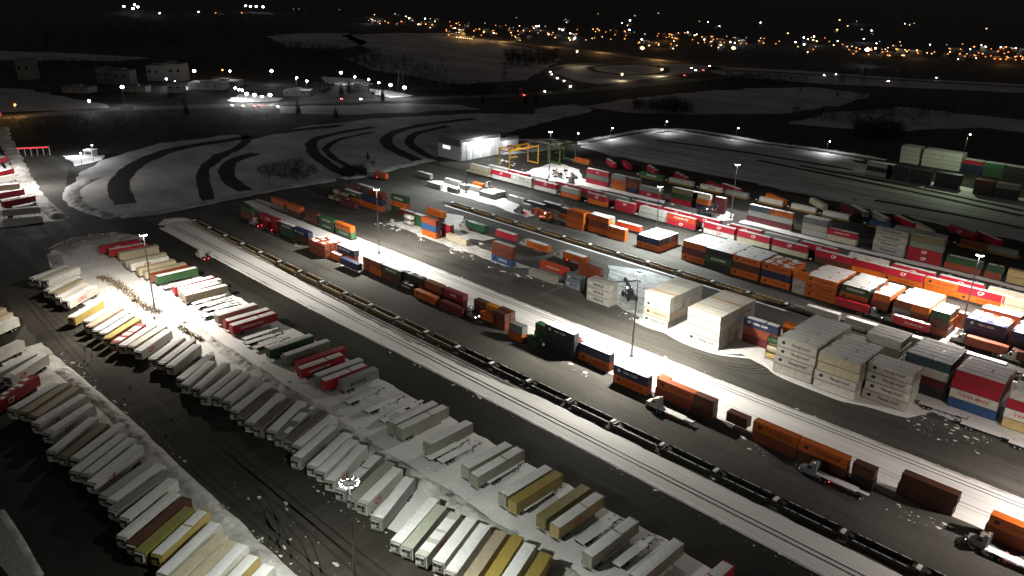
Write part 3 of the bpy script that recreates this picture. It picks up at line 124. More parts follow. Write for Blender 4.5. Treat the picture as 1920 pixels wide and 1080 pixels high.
M_GRND = asphaltmat('ground_scrub', (.02, .018, .015), (.05, .046, .04), (.3, .8, 1), .6, (.16, .155, .15))
M_TYRE = flat('tyre', (.012, .012, .012), .8); M_RIM = flat('rim', (.3, .3, .3), .45, .3)
M_STEEL = flat('galvanised', (.36, .36, .35), .5, .4); M_DARK = flat('dark_steel', (.022, .02, .018), .6)
M_GLASS = flat('dark_glass', (.01, .012, .014), .12); M_CONC = flat('concrete', (.3, .29, .27), .8)
M_RAIL = flat('rail_steel', (.05, .04, .033), .45, .3); M_WLET = flat('white_lettering', (.8, .79, .75), .6); M_RLET = flat('red_lettering', (.5, .02, .03), .6)
M_DLET = flat('dark_lettering', (.02, .018, .03), .6); M_BLET = flat('brown_lettering', (.2, .03, .005), .6); M_NLET = flat('grey_lettering', (.12, .13, .14), .6)
M_BARK = flat('bark', (.03, .024, .018), .9); M_NEED = flat('dark_foliage', (.016, .02, .014), .9); M_TWIG = flat('twigs', (.035, .03, .025), .9); M_REED = flat('dry_grass', (.17, .115, .06), .9)
M_LENS = emit('lamp_lens', (1, .97, .9), 40); M_LW = emit('lamp_white', (.95, .97, 1), 26); M_LO = emit('lamp_orange', (1, .32, .06), 3.2); M_LY = emit('lamp_warm', (1, .62, .27), 4.); M_LD = emit('lamp_dim', (.8, .85, 1), .9); M_LR = emit('lamp_red_orange', (1, .2, .03), 3.)
M_HEAD = emit('headlight', (1, .95, .85), 30); M_TAIL = emit('tail_light', (1, .03, .05), 14); M_AMB = emit('amber_light', (1, .35, .06), 18); M_LG = emit('lamp_greenish', (.75, 1, .55), 26)
# ------------------------------------------------------------------ mesh builder
class MB:
    def __init__(s): s.v = []; s.f = []; s.m = []
    def box(s, x0, y0, z0, x1, y1, z1, m=0):
        k = len(s.v)
        s.v += [(x0, y0, z0), (x1, y0, z0), (x1, y1, z0), (x0, y1, z0), (x0, y0, z1), (x1, y0, z1), (x1, y1, z1), (x0, y1, z1)]
        for q in ((0, 3, 2, 1), (4, 5, 6, 7), (0, 1, 5, 4), (1, 2, 6, 5), (2, 3, 7, 6), (3, 0, 4, 7)): s.f.append([k + i for i in q]); s.m.append(m)
        return s
    def bar(s, p, q, w, m=0, h=None):
        p = Vector(p); q = Vector(q); d = (q - p).normalized(); u = d.cross(Vector((0, 0, 1)))
        if u.length < 1e-3: u = Vector((1, 0, 0))
        u.normalize(); t = u.cross(d); h = h or w; k = len(s.v)
        for c in (p, q):
            for a, b in ((-1, -1), (1, -1), (1, 1), (-1, 1)): s.v.append(tuple(c + u * a * w / 2 + t * b * h / 2))
        for f in ((3, 2, 1, 0), (4, 5, 6, 7), (0, 1, 5, 4), (1, 2, 6, 5), (2, 3, 7, 6), (3, 0, 4, 7)): s.f.append([k + i for i in f]); s.m.append(m)
        return s
    def cyl(s, p, q, r0, r1=None, n=12, m=0, mcap=None):
        p = Vector(p); q = Vector(q); r1 = r0 if r1 is None else r1; d = (q - p).normalized()
        u = d.cross(Vector((0, 0, 1)));
        if u.length < 1e-3: u = Vector((1, 0, 0))
        u.normalize(); t = d.cross(u); k = len(s.v)
        for c, r in ((p, r0), (q, r1)):
            for i in range(n):
                a = 2 * PI * i / n; s.v.append(tuple(c + u * r * math.cos(a) + t * r * math.sin(a)))
        for i in range(n): s.f.append([k + i, k + (i + 1) % n, k + n + (i + 1) % n, k + n + i]); s.m.append(m)
        s.f.append([k + i for i in range(n)][::-1]); s.f.append([k + n + i for i in range(n)]); s.m += [mcap if mcap is not None else m] * 2
        return s
    def prism(s, pts, y0, y1, m=0):       # polygon in xz swept along y
        k = len(s.v); n = len(pts)
        for y in (y0, y1): s.v += [(a, y, b) for a, b in pts]
        s.f.append([k + i for i in range(n)]); s.f.append([k + n + i for i in range(n)][::-1]); s.m += [m, m]
        for i in range(n): j = (i + 1) % n; s.f.append([k + j, k + i, k + n + i, k + n + j]); s.m.append(m)
        return s
    def tri(s, a, b, c, m=0):
        k = len(s.v); s.v += [a, b, c]; s.f.append([k, k + 1, k + 2]); s.m.append(m)
    def text(s, t, cx, cz, w, hmax, y, m, back=False):
        vs, fs, tw, th = glyphs(t); k = len(s.v); sc = min(w / tw, hmax / th)
        for a, b in vs:
            x = (a - tw / 2) * sc; z = (b - th / 2) * sc
            s.v.append((cx - x if back else cx + x, y, cz + z))
        for f in fs: s.f.append([k + i for i in (f[::-1] if back else f)]); s.m.append(m)
        return s
    def mesh(s, name, mats, smooth=False):
        me = bpy.data.meshes.new(name); me.from_pydata(s.v, [], s.f)
        for m in mats: me.materials.append(m)
        me.polygons.foreach_set('material_index', s.m)
        if smooth: me.polygons.foreach_set('use_smooth', [True] * len(me.polygons))
        me.update(); return me
GL = {}
def glyphs(t):
    if t in GL: return GL[t]
    cu = bpy.data.curves.new('lettering', 'FONT'); cu.body = t; cu.resolution_u = 2; cu.offset = .028; cu.space_character = 1.05
    ob = bpy.data.objects.new('lettering', cu); COL.objects.link(ob)
    dg = bpy.context.evaluated_depsgraph_get(); me = bpy.data.meshes.new_from_object(ob.evaluated_get(dg))
    vs = [(v.co.x, v.co.y) for v in me.vertices]; fs = [list(p.vertices) for p in me.polygons]
    x0 = min(a for a, b in vs); y0 = min(b for a, b in vs); vs = [(a - x0, b - y0) for a, b in vs]
    bpy.data.objects.remove(ob); bpy.data.curves.remove(cu); bpy.data.meshes.remove(me)
    # make every face point to the viewer (+z of the font plane)
    GL[t] = (vs, fs, max(a for a, b in vs), max(b for a, b in vs)); return GL[t]
# ------------------------------------------------------------------ objects
def link(name, me, parent=None, loc=(0, 0, 0), rz=0):
    o = bpy.data.objects.new(name, me); COL.objects.link(o); o.location = loc; o.rotation_euler = (0, 0, rz)
    if parent: o.parent = parent
    return o
def tag(o, label, cat, group=None, kind=None):
    o['label'] = label; o['category'] = cat
    if group: o['group'] = group
    if kind: o['kind'] = kind
    return o
def thing(name, parts, loc, rz, label, cat, group=None):
    r = bpy.data.objects.new(name, None); COL.objects.link(r); r.location = loc; r.rotation_euler = (0, 0, rz); r.empty_display_size = .5
    tag(r, label, cat, group)
    for p in parts:
        o = link(p[0], p[1], r, p[2] if len(p) > 2 else (0, 0, 0), p[3] if len(p) > 3 else 0)
        for q in (p[4] if len(p) > 4 else ()): link(q[0], q[1], o, q[2] if len(q) > 2 else (0, 0, 0))
    return r
ORD = ['first', 'second', 'third', 'fourth', 'fifth', 'sixth', 'seventh', 'eighth', 'ninth', 'tenth', 'eleventh', 'twelfth', 'thirteenth', 'fourteenth', 'fifteenth', 'sixteenth', 'seventeenth', 'eighteenth', 'nineteenth']
def ordn(i):
    i += 1
    if i <= 19: return ORD[i - 1]
    t, u = divmod(i, 10); T = {2: 'twent', 3: 'thirt', 4: 'fort', 5: 'fift', 6: 'sixt', 7: 'sevent'}[t]
    return T + 'ieth' if u == 0 else T + 'y-' + ORD[u - 1]
CN = dict(OR='orange', RU='rust red', RD='red', MR='maroon', BR='brown', GR='dark green', EG='green', NV='navy', BL='blue', BK='black', GY='grey', KH='khaki grey', LG='light grey', WH='white', TN='tan', YL='yellow', YE='yellow', OL='olive', OV='olive yellow',
    CR='cream', PK='pinkish', MG='magenta', TL='dark teal', OO='red orange', BO='brown', YO='amber', OB='orange', PW='peach', GB='blue grey', YT='yellowish', YW='yellow-ended white', OG='grey green', GG='greenish white', BG='brownish grey', SV='shiny silver', OY='olive')
# snow slabs -------------------------------------------------------
SN = {}
def snow_slab(L, W, mode, var=0):
    k = (round(L, 1), round(W, 2), mode, var)
    if k in SN: return SN[k]
    rr = random.Random(hash(k) & 0xffff); b = MB()
    def piece(x0, x1, y0, y1, h=.09):
        nx = max(3, int((x1 - x0) / .7)); k0 = len(b.v); top = []
        for j in range(4):
            for i in range(nx + 1):
                x = x0 + (x1 - x0) * i / nx; y = y0 + (y1 - y0) * j / 3
                if j in (0, 3): y += rr.uniform(0, .1) * (1 if j == 0 else -1)
                if i in (0, nx): x += rr.uniform(0, .25) * (1 if i == 0 else -1)
                e = j in (0, 3) or i in (0, nx)
                b.v.append((x, y, (.012 if e else h + rr.uniform(-.03, .05))))
        for j in range(3):
            for i in range(nx): a = k0 + j * (nx + 1) + i; b.f.append([a, a + 1, a + nx + 2, a + nx + 1]); b.m.append(0)
    if mode == 's':
        if var == 0: piece(.02, L - .02, .02, W - .02)
        elif var == 1: piece(rr.uniform(.3, 1.2), L - .02, .02, W - .02, .12)
        else: piece(.02, L * .62, .02, W - .02); piece(L * .62 + .15, L - .3, .1, W - .02, .07)
    else:
        x = rr.uniform(0, 2)
        while x < L - 2:
            w = rr.uniform(1.5, 5); y0 = rr.choice((.02, .02, W * .4)); piece(x, min(L - .05, x + w), y0, rr.choice((W * .55, W - .02, W - .02)) if y0 < .1 else W - .02, .06); x += w + rr.uniform(.4, 2.5)
    me = b.mesh('snow_cover', [M_SNOW]); SN[k] = me; return me
# ------------------------------------------------------------------ containers
LETC = dict(RD=M_WLET, OR=M_BLET, OB=M_BLET, NV=M_WLET, EG=M_WLET, GR=M_WLET, BK=M_WLET, MG=M_WLET, OO=M_WLET, BL=M_WLET)
TXW = {'CP': (.21, .5, 1.35), 'SCHNEIDER': (.52, .62, .9), 'Hapag-Lloyd': (.52, .6, 1.05), 'MAERSK': (.5, .55, .95), 'EVERGREEN': (.62, .5, .95), 'CMA CGM': (.4, .5, .95), 'YANG MING': (.62, .5, 1.1), 'CSAV': (.28, .5, .85), 'ONE': (.26, .5, 1.3), 'CANADIAN TIRE': (.5, .5, .8), 'HAMBURG SUD': (.5, .5, .9), 'TRANSPORT': (.7, .5, 1.0), 'HAPAG': (.5, .55, 1.1), 'CPKC': (.3, .5, 1.3)}
def letter(b, t, c, L, zc, y0, y1, mi, logo=None):
    fw, fx, hm = TXW.get(t, (.5, .5, .9))
    for y, bk in ((y0 - .015, False), (y1 + .015, True)):
        b.text(t, L * fx if not bk else L * (1 - fx), zc, L * fw, hm, y, mi, bk)
        if t == 'SCHNEIDER' or t in ('Hapag-Lloyd', 'HAPAG', 'MAERSK', 'CMA CGM'):
            x = L * (.16 if not bk else .84); q = .55 if t != 'MAERSK' else .42
            k = len(b.v); n = 8
            for i in range(n): a = 2 * PI * (i + .5) / n; b.v.append((x + q * 1.1 * math.cos(a), y, zc + q * math.sin(a)))
            b.f.append([k + i for i in (range(n) if not bk else range(n - 1, -1, -1))]); b.m.append(logo if logo is not None else mi)
CON = {}
def container_parts(L, h, c, t):
    k = (L, h, c, t)
    if k in CON: return CON[k]
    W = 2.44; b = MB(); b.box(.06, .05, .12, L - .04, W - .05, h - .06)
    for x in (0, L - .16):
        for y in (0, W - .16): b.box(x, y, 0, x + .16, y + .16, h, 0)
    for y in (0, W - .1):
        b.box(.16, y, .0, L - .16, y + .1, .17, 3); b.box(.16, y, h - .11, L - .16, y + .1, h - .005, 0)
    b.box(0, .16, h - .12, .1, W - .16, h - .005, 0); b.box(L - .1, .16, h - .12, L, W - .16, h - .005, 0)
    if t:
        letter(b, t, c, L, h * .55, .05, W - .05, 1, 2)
    lm = LETC.get(c, M_DLET)
    if t in ('CP', 'CPKC') and c != 'RD': lm = M_RLET
    if t == 'YANG MING': lm = M_RLET
    if t == 'CSAV': lm = M_NLET
    body = b.mesh('body', [paint(c), lm, M_DLET if t in ('SCHNEIDER', 'Hapag-Lloyd', 'HAPAG') else M_WLET, flat('rail_seam_steel', (.06, .055, .05), .7)])  # bottom rails coloured darker to mark the seams between tiers
    d = MB(); x = L - .05
    for y0, y1 in ((.17, W / 2 - .02), (W / 2 + .02, W - .17)):
        d.box(x - .02, y0, .17, x + .035, y1, h - .14, 0)
        for yy in (y0 + .28, y1 - .28): d.box(x + .035, yy - .025, .2, x + .08, yy + .025, h - .18, 1)
    door = d.mesh('door', [paint(c), M_STEEL])
    CON[k] = (body, door); return CON[k]
hidden = MB(); HM = []
def into_pile(me, x, y, z):
    k = len(hidden.v); hidden.v += [(v.co.x + x, v.co.y + y, v.co.z + z) for v in me.vertices]
    for f in me.polygons:
        m_ = me.materials[f.material_index]
        if m_ not in HM: HM.append(m_)
        hidden.f.append([k + q for q in f.vertices]); hidden.m.append(HM.index(m_))
GN = dict(D='bright strip row', T='bright strip train', F='dark corner lot', G='middle lot', S='pale blocks', E='long orange block', H='near red train', I='far red train', J='blocks beyond the trains', K='yellow well train', Q='far yard', M='snowy shed lot')
def tiername(i, n):
    if n == 1: return ''
    if i == n - 1: return 'top '
    return ['bottom ', 'second-tier ', 'third-tier '][i]
byg = {}
for s_ in STK: byg.setdefault(s_[0], []).append(s_)
ITEMS = []
for gk, lst in byg.items():
    lst.sort(key=lambda q: q[1] + q[2] * .01)
    for si, (g_, X, Y, z0, L, h, tt, rows, snow) in enumerate(lst):
        tiers = tt.split('/'); n = len(tiers); W = 2.44; gap = .09 if g_ in 'SEQ' else .3
        for r in range(rows):
            yy = Y + r * (W + gap); full = g_ == 'S' and rows >= 8 and si < 2
            for i in range(n):
                c, _, t = tiers[i].partition(':'); t = t.replace('_', ' ')
                if r:
                    t = ''
                    if g_ == 'E': c = ('OR', 'RU', c, 'BK', 'OR', 'GY')[(si + r * 2 + i) % 6]
                    if g_ == 'S' and c == 'WH' and (r * 5 + i * 3 + si) % 7 == 0: c = 'PW'
                dx = ((si * 13 + r * 7 + i * 5) % 7 - 3) * .07; z = z0 + i * h; top = i == n - 1
                if r and not top and not full:
                    k = len(hidden.v); hidden.box(X + dx, yy, z, X + dx + L, yy + W, z + h - .02)
                    if paint(c) not in HM: HM.append(paint(c))
                    hidden.m[-6:] = [HM.index(paint(c))] * 6; continue
                lab = tiername(i, n) + ('short ' if L < 7 else '') + CN[c] + ' container, '
                if rows > 1: lab += 'front row, ' if r == 0 else ordn(r) + ' row back, '
                lab += ordn(si) + ' from far end of the ' + GN[g_]
                nm = 'refrigerated_container' if c in ('WH', 'PW') and g_ in 'S' else 'shipping_container'
                area = (L * h * .9 if r == 0 else 0) + (L * W * .35 if top else 0) + (W * h * .3 if full or r == 0 else 0)
                ITEMS.append((area / ((X + L / 2) ** 2 + yy ** 2 + 110 ** 2), nm, L, h, c, t, top and snow, si + r, X + dx, yy, z, lab, GN[g_]))
ITEMS.sort(key=lambda q: -q[0]); left = {'shipping_container': 296, 'refrigerated_container': 296}
for a_, nm, L, h, c, t, sn, sv, x, y, z, lab, gn in ITEMS:
    body, door = container_parts(L, h, c, t); slab = snow_slab(L, 2.44, 's' if sn == 1 else 'p', sv % 3) if sn else None
    if left[nm] <= 0:
        into_pile(body, x, y, z); into_pile(door, x, y, z)
        if slab: into_pile(slab, x, y, z + h)
        continue
    left[nm] -= 1
    thing(nm, [('body', body), ('door', door)] + ([('snow_cover', slab, (0, 0, h))] if slab else []), (x, y, z), 0, lab, 'container', 'containers of the ' + gn)
print('containers', len(ITEMS), left)
o = link('container_pile', hidden.mesh('container_pile', HM)); tag(o, 'remaining smaller containers packed inside and far behind the blocks', 'containers', None, 'stuff')
# ------------------------------------------------------------------ trailers
TRC = {}
def wheel_mesh():
    if 'wheel' in TRC: return TRC['wheel']
    b = MB(); b.cyl((0, -.27, 0), (0, .27, 0), .5, .5, 14, 0); b.cyl((0, -.285, 0), (0, .285, 0), .27, .27, 10, 1)
    TRC['wheel'] = b.mesh('wheel', [M_TYRE, M_RIM]); return TRC['wheel']
def trailer_parts(kind, look, L):
    k = (kind, look, L)
    if k in TRC: return TRC[k]
    w = look.split(' ', 1); c = w[0][:2]; mode = w[0][2:3]; t = w[1] if len(w) > 1 else ''
    W = 1.3; z0, z1 = 1.15, 4.08; b = MB()
    b.box(0, -W + .02, z0, L, W - .02, z1 - .03)
    for x in (-.03, L - .1):
        for y in (-W, W - .13): b.box(x, y, z0, x + .13, y + .13, z1, 1)
    for y in (-W, W - .09): b.box(.1, y, z0, L - .1, y + .09, z0 + .22, 1); b.box(.1, y, z1 - .12, L - .1, y + .09, z1, 1)
    b.box(-.03, -W + .13, z1 - .14, .1, W - .13, z1, 1); b.box(L - .1, -W + .13, z1 - .12, L + .03, W - .13, z1, 1)
    if t:
        fw, fx, hm = TXW.get(t, (.5, .5, .9)); hm *= 1.15
        fx = .3 if t == 'CP' and kind == 'reefer' else .42
        b.text(t, L * fx, 2.5, L * fw, hm, -W - .004, 2); b.text(t, L * fx, 2.5, L * fw, hm, W + .004, 2, True)
    lm = M_WLET if c in ('RD', 'OO') else M_RLET
    if c in ('OR',): lm = M_BLET
    if t in ('MAERSK',): lm = M_DLET
    fr = c if kind != 'reefer' else ('LG' if c in ('GY', 'GG', 'BG', 'SV') else c)
    body = b.mesh('body', [paint(c), paint(fr), lm])
    parts = [('body', body)]
    if mode == 's' or mode == 'p': parts.append(('snow_cover', snow_slab(L, W * 2, mode, len(TRC) % 3), (0, -W, z1)))
    d = MB(); xe = L + .01 if kind == 'reefer' else -.01; s = 1 if kind == 'reefer' else -1
    for y0, y1 in ((-W + .15, -.02), (.02, W - .15)):
        d.box(min(xe, xe + s * .05), y0, z0 + .1, max(xe, xe + s * .05), y1, z1 - .16, 0)
        for yy in (y0 + .3, y1 - .3): d.box(min(xe + s * .05, xe + s * .09), yy - .02, z0 + .1, max(xe + s * .05, xe + s * .09), yy + .02, z1 - .2, 1)
    parts.append(('door', d.mesh('door', [paint(c), M_STEEL])))
    if kind == 'reefer':
        u = MB(); u.box(-.5, -1.02, 2.0, -.02, 1.02, 3.9, 0); u.box(-.54, -.95, 2.98, -.5, -.06, 3.72, 1); u.box(-.54, .06, 2.98, -.5, .95, 3.72, 1)
        u.box(-.55, -.9, 2.3, -.5, -.25, 2.82, 1); u.box(-.54, -.1, 2.12, -.5, .9, 2.88, 0); u.box(-.1, -1.12, 3.62, -.03, 1.12, 3.98, 1)
        parts.append(('cooling_unit', u.mesh('cooling_unit', [paint('LG' if c not in ('YE', 'YL') else c), M_DARK])))
        f = MB(); f.cyl((3.2, -1.0, .75), (3.2, 1.0, .75), .33, .33, 12, 0); parts.append(('fuel_tank', f.mesh('fuel_tank', [M_STEEL])))
    wx = L - 3.2 if kind == 'reefer' else 2.1; lx = 2.6 if kind == 'reefer' else L - 2.8
    f = MB()
    for y in (-.5, .38): f.box(.4, y, .86, L - .3, y + .12, 1.15, 0)
    for q in range(7): f.box(.6 + q * (L - 1.4) / 6, -1.2, 1.0, .75 + q * (L - 1.4) / 6, 1.2, 1.13, 0)
    f.box(wx - .5, -1.0, .42, wx + 1.8, 1.0, .58, 0); f.box(L - .12 if kind == 'reefer' else .0, -1.2, .5, L if kind == 'reefer' else .12, 1.2, .62, 0)
    parts.append(('chassis', f.mesh('chassis', [M_DARK])))
    for x in (wx, wx + 1.25):
        for y in (-1.0, 1.0): parts.append(('wheel', wheel_mesh(), (x, y, .5)))
    g = MB(); g.box(-.08, -.08, 0.02, .08, .08, 1.1, 0); g.box(-.2, -.16, 0, .2, .16, .05, 0)
    lg = TRC.setdefault('leg', g.mesh('landing_leg', [M_DARK]))
    for y in (-.75, .75): parts.append(('landing_leg', lg, (lx, y, 0)))
    TRC[k] = parts; return parts
TN_ = dict(A='nearest angled row', B='middle angled row', C='straight trailer row', L='slanted row beyond the trains', W='bright lot at far left', R='trailers behind tractor trucks')
TK = dict(A=('refrigerated_trailer', 'reefer'), B=('refrigerated_trailer', 'reefer'), C=('box_trailer', 'dry'), L=('container_trailer', 'dry'), W=('box_trailer', 'dry'), R=('container_trailer', 'truck'))
byt = {}
for t_ in TRA: byt.setdefault(t_[0], []).append(t_)
for gk, lst in byt.items():
    lst.sort(key=lambda q: q[1]); nm, kd = TK[gk]; vr = random.Random(7)
    for i, (g_, x, y, a, L, look) in enumerate(lst):
        c = look[:2]; mode = look[2:3].strip(); t = look.split(' ', 1)[1] if ' ' in look else ''
        kk = 'dry' if kd == 'truck' else kd
        if L > 15 and gk in 'ABC': L = vr.choice((14.7, 15.6, 15.6, 16.1)); a += vr.uniform(-.012, .012); q_ = vr.uniform(-.5, .5); x += q_ * math.cos(a); y += q_ * math.sin(a)
        parts = trailer_parts(kk, look, L)
        if kd == 'truck': a += PI; x += L
        lab = ('snow-roofed ' if mode == 's' else 'patchy snow ' if mode == 'p' else 'bare-roofed ') + CN[c] + (' trailer' if gk != 'B' and gk != 'A' else ' reefer trailer') + ', ' + ordn(i) + ' from far end of the ' + TN_[gk]
        thing(nm, parts, (x, y, 0), a, lab, 'trailer', 'trailers in the ' + TN_[gk])
# empty chassis ----------------------------------------------------
b = MB()
for y in (-.55, .43): b.box(0, y, .95, 13, y + .14, 1.25, 0)
for q in range(8): b.box(.1 + q * 1.8, -1.2, 1.0, .28 + q * 1.8, 1.2, 1.2, 0)
b.box(1.4, -1.0, .45, 3.9, 1.0, .6, 0)
chm = b.mesh('chassis', [M_DARK]); chm = b.mesh('chassis', [M_DARK]); b = MB(); b.box(.3, -1.1, 1.205, 6.2, 1.05, 1.34); b.box(6.2, -1.0, 1.205, 10.1, 1.12, 1.32); b.box(10.1, -.6, 1.25, 12.8, .55, 1.33)
chs = b.mesh('snow_cover', [M_SNOW])
for i, (x, y, a) in enumerate(sorted(CHA)):
    parts = [('chassis', chm), ('snow_cover', chs)] + [('wheel', wheel_mesh(), (wx, wy, .5)) for wx in (2., 3.25) for wy in (-1., 1.)] + [('landing_leg', TRC['leg'], (10.4, wy, 0)) for wy in (-.75, .75)]
    thing('empty_chassis', parts, (x, y, 0), a, 'empty snow-dusted container chassis, ' + ordn(i) + ' from far end of the bare chassis', 'chassis', 'empty container chassis')
# tank containers --------------------------------------------------
def tank_parts(c):
    b = MB(); b.cyl((.25, 1.22, 1.28), (5.8, 1.22, 1.28), 1.12, 1.12, 18, 0); b.cyl((.05, 1.22, 1.28), (.25, 1.22, 1.28), .8, 1.12, 18, 0); b.cyl((5.8, 1.22, 1.28), (6., 1.22, 1.28), 1.12, .8, 18, 0)
    f = MB()
    for x in (0, 5.92):
        for y in (0, 2.3): f.box(x, y, 0, x + .14, y + .14, 2.55, 0)
        for z in (0, 2.43): f.box(x, .14, z, x + .14, 2.3, z + .12, 0)
    for y in (0, 2.3): f.box(.14, y, 0, 5.92, y + .12, .12, 0); f.box(.14, y, 2.43, 5.92, y + .1, 2.55, 0)
    return [('tank', b.mesh('tank', [paint(c)], True)), ('frame', f.mesh('frame', [M_DARK]))]
for i, (x, y, z, c, lab) in enumerate([(-290, 224, 0, 'WH', 'lower white tank container beside the rust and blue stack'), (-290, 224, 2.6, 'WH', 'upper white tank container beside the rust and blue stack'),
        (-97.6, 218.5, 0, 'YL', 'yellow tank container at the foot of the pale block'), (-97.6, 218.5, 2.6, 'CR', 'cream tank container resting on the yellow tank'), (-97.6, 218.5, 5.2, 'GR', 'green tank container on top of the cream tank'),
        (-352, 222, 0, 'TN', 'dim tan tank container, lower one at the dark lot corner'), (-345.6, 222, 0, 'TN', 'dim tan tank container, lower one beside the maroon trailer'), (-352, 225, 2.6, 'TN', 'dim tan tank container, upper one at the dark lot corner'), (-345.6, 225, 2.6, 'TN', 'dim tan tank container, upper one behind the maroon trailer'), (-352, 225, 0, 'TN', 'dim tank container under the upper corner tank'), (-345.6, 225, 0, 'TN', 'dim tank container under the upper tank behind the trailer')]):
    thing('tank_container', tank_parts(c), (x, y, z), 0, lab, 'tank container', 'tank containers')
# ------------------------------------------------------------------ trucks
def truck_parts(c):
    b = MB(); b.prism([(.2, .55), (2.6, .55), (2.6, 3.3), (1.9, 3.5), (.9, 3.3), (.55, 2.0), (-1.15, 1.75), (-1.35, 1.5), (-1.35, .55)], -1.15, 1.15)
    b.prism([(1.5, 3.3), (2.6, 3.3), (2.6, 3.9), (2.1, 3.85)], -1.05, 1.05)
    for y in (-1.5, 1.2): b.box(.55, y, 1.9, .75, y + .3, 2.7); b.box(.6, y, 2.2, .7, y + .3, 2.3)
    for y in (-1.15, .95): b.cyl((2.75, y + .1, .9), (2.75, y + .1, 3.9), .1, .1, 8)
    for y in (-1.2, .75): b.cyl((2.9, y + .2, .8), (4., y + .2, .8), .3, .3, 10)
    cab = b.mesh('cab', [paint(c)]); b = MB(); b.prism([(.5, 2.05), (.86, 3.05), (.80, 3.1), (.42, 2.1)], -1.05, 1.05)
    for y in (-1.17, 1.15): b.box(.75, y, 2.1, 1.6, y + .02, 2.85)
    gl = b.mesh('windscreen', [M_GLASS]); b = MB()
    for y in (-.5, .38): b.box(2.6, y, .7, 6.2, y + .12, .95)
    b.box(4.2, -.6, .94, 5.6, .6, 1.1); b.box(-1.5, -1.2, .4, -1.3, 1.2, .85); b.box(-1.31, -.4, .5, 2.7, .4, .72); b.box(2.55, -.5, .69, 2.75, .5, .8)
    cf = b.mesh('chassis', [M_DARK]); b = MB(); b.box(-.05, -.14, -.1, .02, .14, .1); hl = b.mesh('headlight', [M_HEAD]); b = MB(); b.box(-.03, -.18, -.09, .04, .18, .09); tl = b.mesh('tail_light', [M_TAIL])
    b = MB(); b.box(-.1, -.1, 0, .1, .1, .12); bc = b.mesh('beacon', [M_AMB])
    p = [('cab', cab, (0, 0, 0), 0, [('windscreen', gl)]), ('chassis', cf)]
    for x in (-.55, 4.3, 5.55):
        for y in (-.95, .95): p.append(('wheel', wheel_mesh(), (x, y, .5)))
    for y in (-.85, .85): p.append(('headlight', hl, (-1.36, y, 1.0))); p.append(('tail_light', tl, (6.22, y, .85)))
    p.append(('beacon', bc, (1.9, 0, 3.5)))
    return p
PAL['W_'] = (.6, .6, .58); TC = dict(W='LG', B='GB', G='GY', R='RD'); TP = {}
TL_ = ['red-lit white tractor truck at the far end of the container row', 'white tractor truck pulling the green trailer', 'white tractor truck ahead of the upper orange trailer', 'white tractor truck ahead of the lower orange trailer', 'white tractor truck pulling an empty chassis beside the brown containers', 'blue tractor truck in the shade of the orange containers', 'grey tractor truck with an amber beacon near the lower right', 'white tractor truck pulling the dark red trailer below the orange stacks', 'blue tractor truck facing right below the short orange stack', 'grey tractor truck close behind the blue truck', 'grey tractor truck pulling the rust trailer', 'white tractor truck nearest the right edge on the upper lane', 'white tractor truck with red tail lights alone on the dark lane', 'white tractor truck on the upper lane beside the snowy sheds', 'white tractor truck entering the yard from the far dark end', 'grey tractor truck with headlights near the orange lift', 'red tractor truck with glowing lights by the red stack', 'blue tractor truck parked under the orange containers']
for i, (x, y, a, c) in enumerate(TRK):
    if c not in TP: TP[c] = truck_parts(TC[c])
    h = a == 0
    thing('tractor_truck', TP[c], (x, y, 0), PI if h else 0, TL_[i], 'truck', 'tractor trucks around the yard')
# ------------------------------------------------------------------ well cars
def well_parts(c, L=15.6, snow=True):
    k = ('well', c, L)
    if k in TRC: return TRC[k]
    h = L / 2; b = MB(); b.box(-h + 1.7, -.06, 0, h - 1.7, .06, 1.05, 0)
    for q in range(9): b.box(-h + 2 + q * (L - 4) / 8, -.1, .05, -h + 2.12 + q * (L - 4) / 8, .1, .98, 0)
    b.prism([(-h + .5, .75), (-h + 1.8, .5), (-h + 1.8, 1.05), (-h + .5, 1.05)], -.06, .06); b.prism([(h - 1.8, .5), (h - .5, .75), (h - .5, 1.05), (h - 1.8, 1.05)], -.06, .06)
    sill = b.mesh('side_sill', [paint(c)]); b = MB(); b.box(-h + 1.8, -1.3, .12, h - 1.8, 1.3, .22, 0)
    for q in range(5): b.box(-h + 2.5 + q * (L - 5) / 4, -1.3, .22, -h + 2.8 + q * (L - 5) / 4, 1.3, .34, 0)
    fl = b.mesh('floor', [M_DARK]); b = MB(); b.box(-.9, -1.1, .85, .9, 1.1, 1.1, 0); b.box(-.7, -.7, 1.1, -.1, .7, 1.35, 0)
    pl = b.mesh('end_platform', [M_DARK]); b = MB()
    b.box(-.75, -.95, 1.12, .1, .8, 1.42, 0); ps = b.mesh('snow_cover', [M_SNOW]); b = MB()
    for x in (-.55, .55):
        for y in (-.72, .72): b.cyl((x, y - .07, .45), (x, y + .07, .45), .42, .42, 12, 0)
        b.cyl((x, -.72, .45), (x, .72, .45), .08, .08, 6, 0)
    ws = b.mesh('wheel_set', [M_RAIL]); b = MB(); q = -h + 2.2
    while q < h - 3.2:
        w = random.uniform(1.2, 2.4); b.box(q, -.07, 1.05, q + w, .07, 1.13); q += w + random.uniform(.1, .9)
    sc = b.mesh('snow_cover', [M_SNOW])
    sub = [('snow_cover', sc)] if snow else []
    p = [('side_sill', sill, (0, -1.42, 0), 0, sub), ('side_sill', sill, (0, 1.42, 0), 0, sub), ('floor', fl), ('end_platform', pl, (-h, 0, 0), 0, [('snow_cover', ps)]), ('wheel_set', ws, (-h, 0, 0))]
    TRC[k] = p; return p
x = -105.6 - 15.6 * 16; i = 0
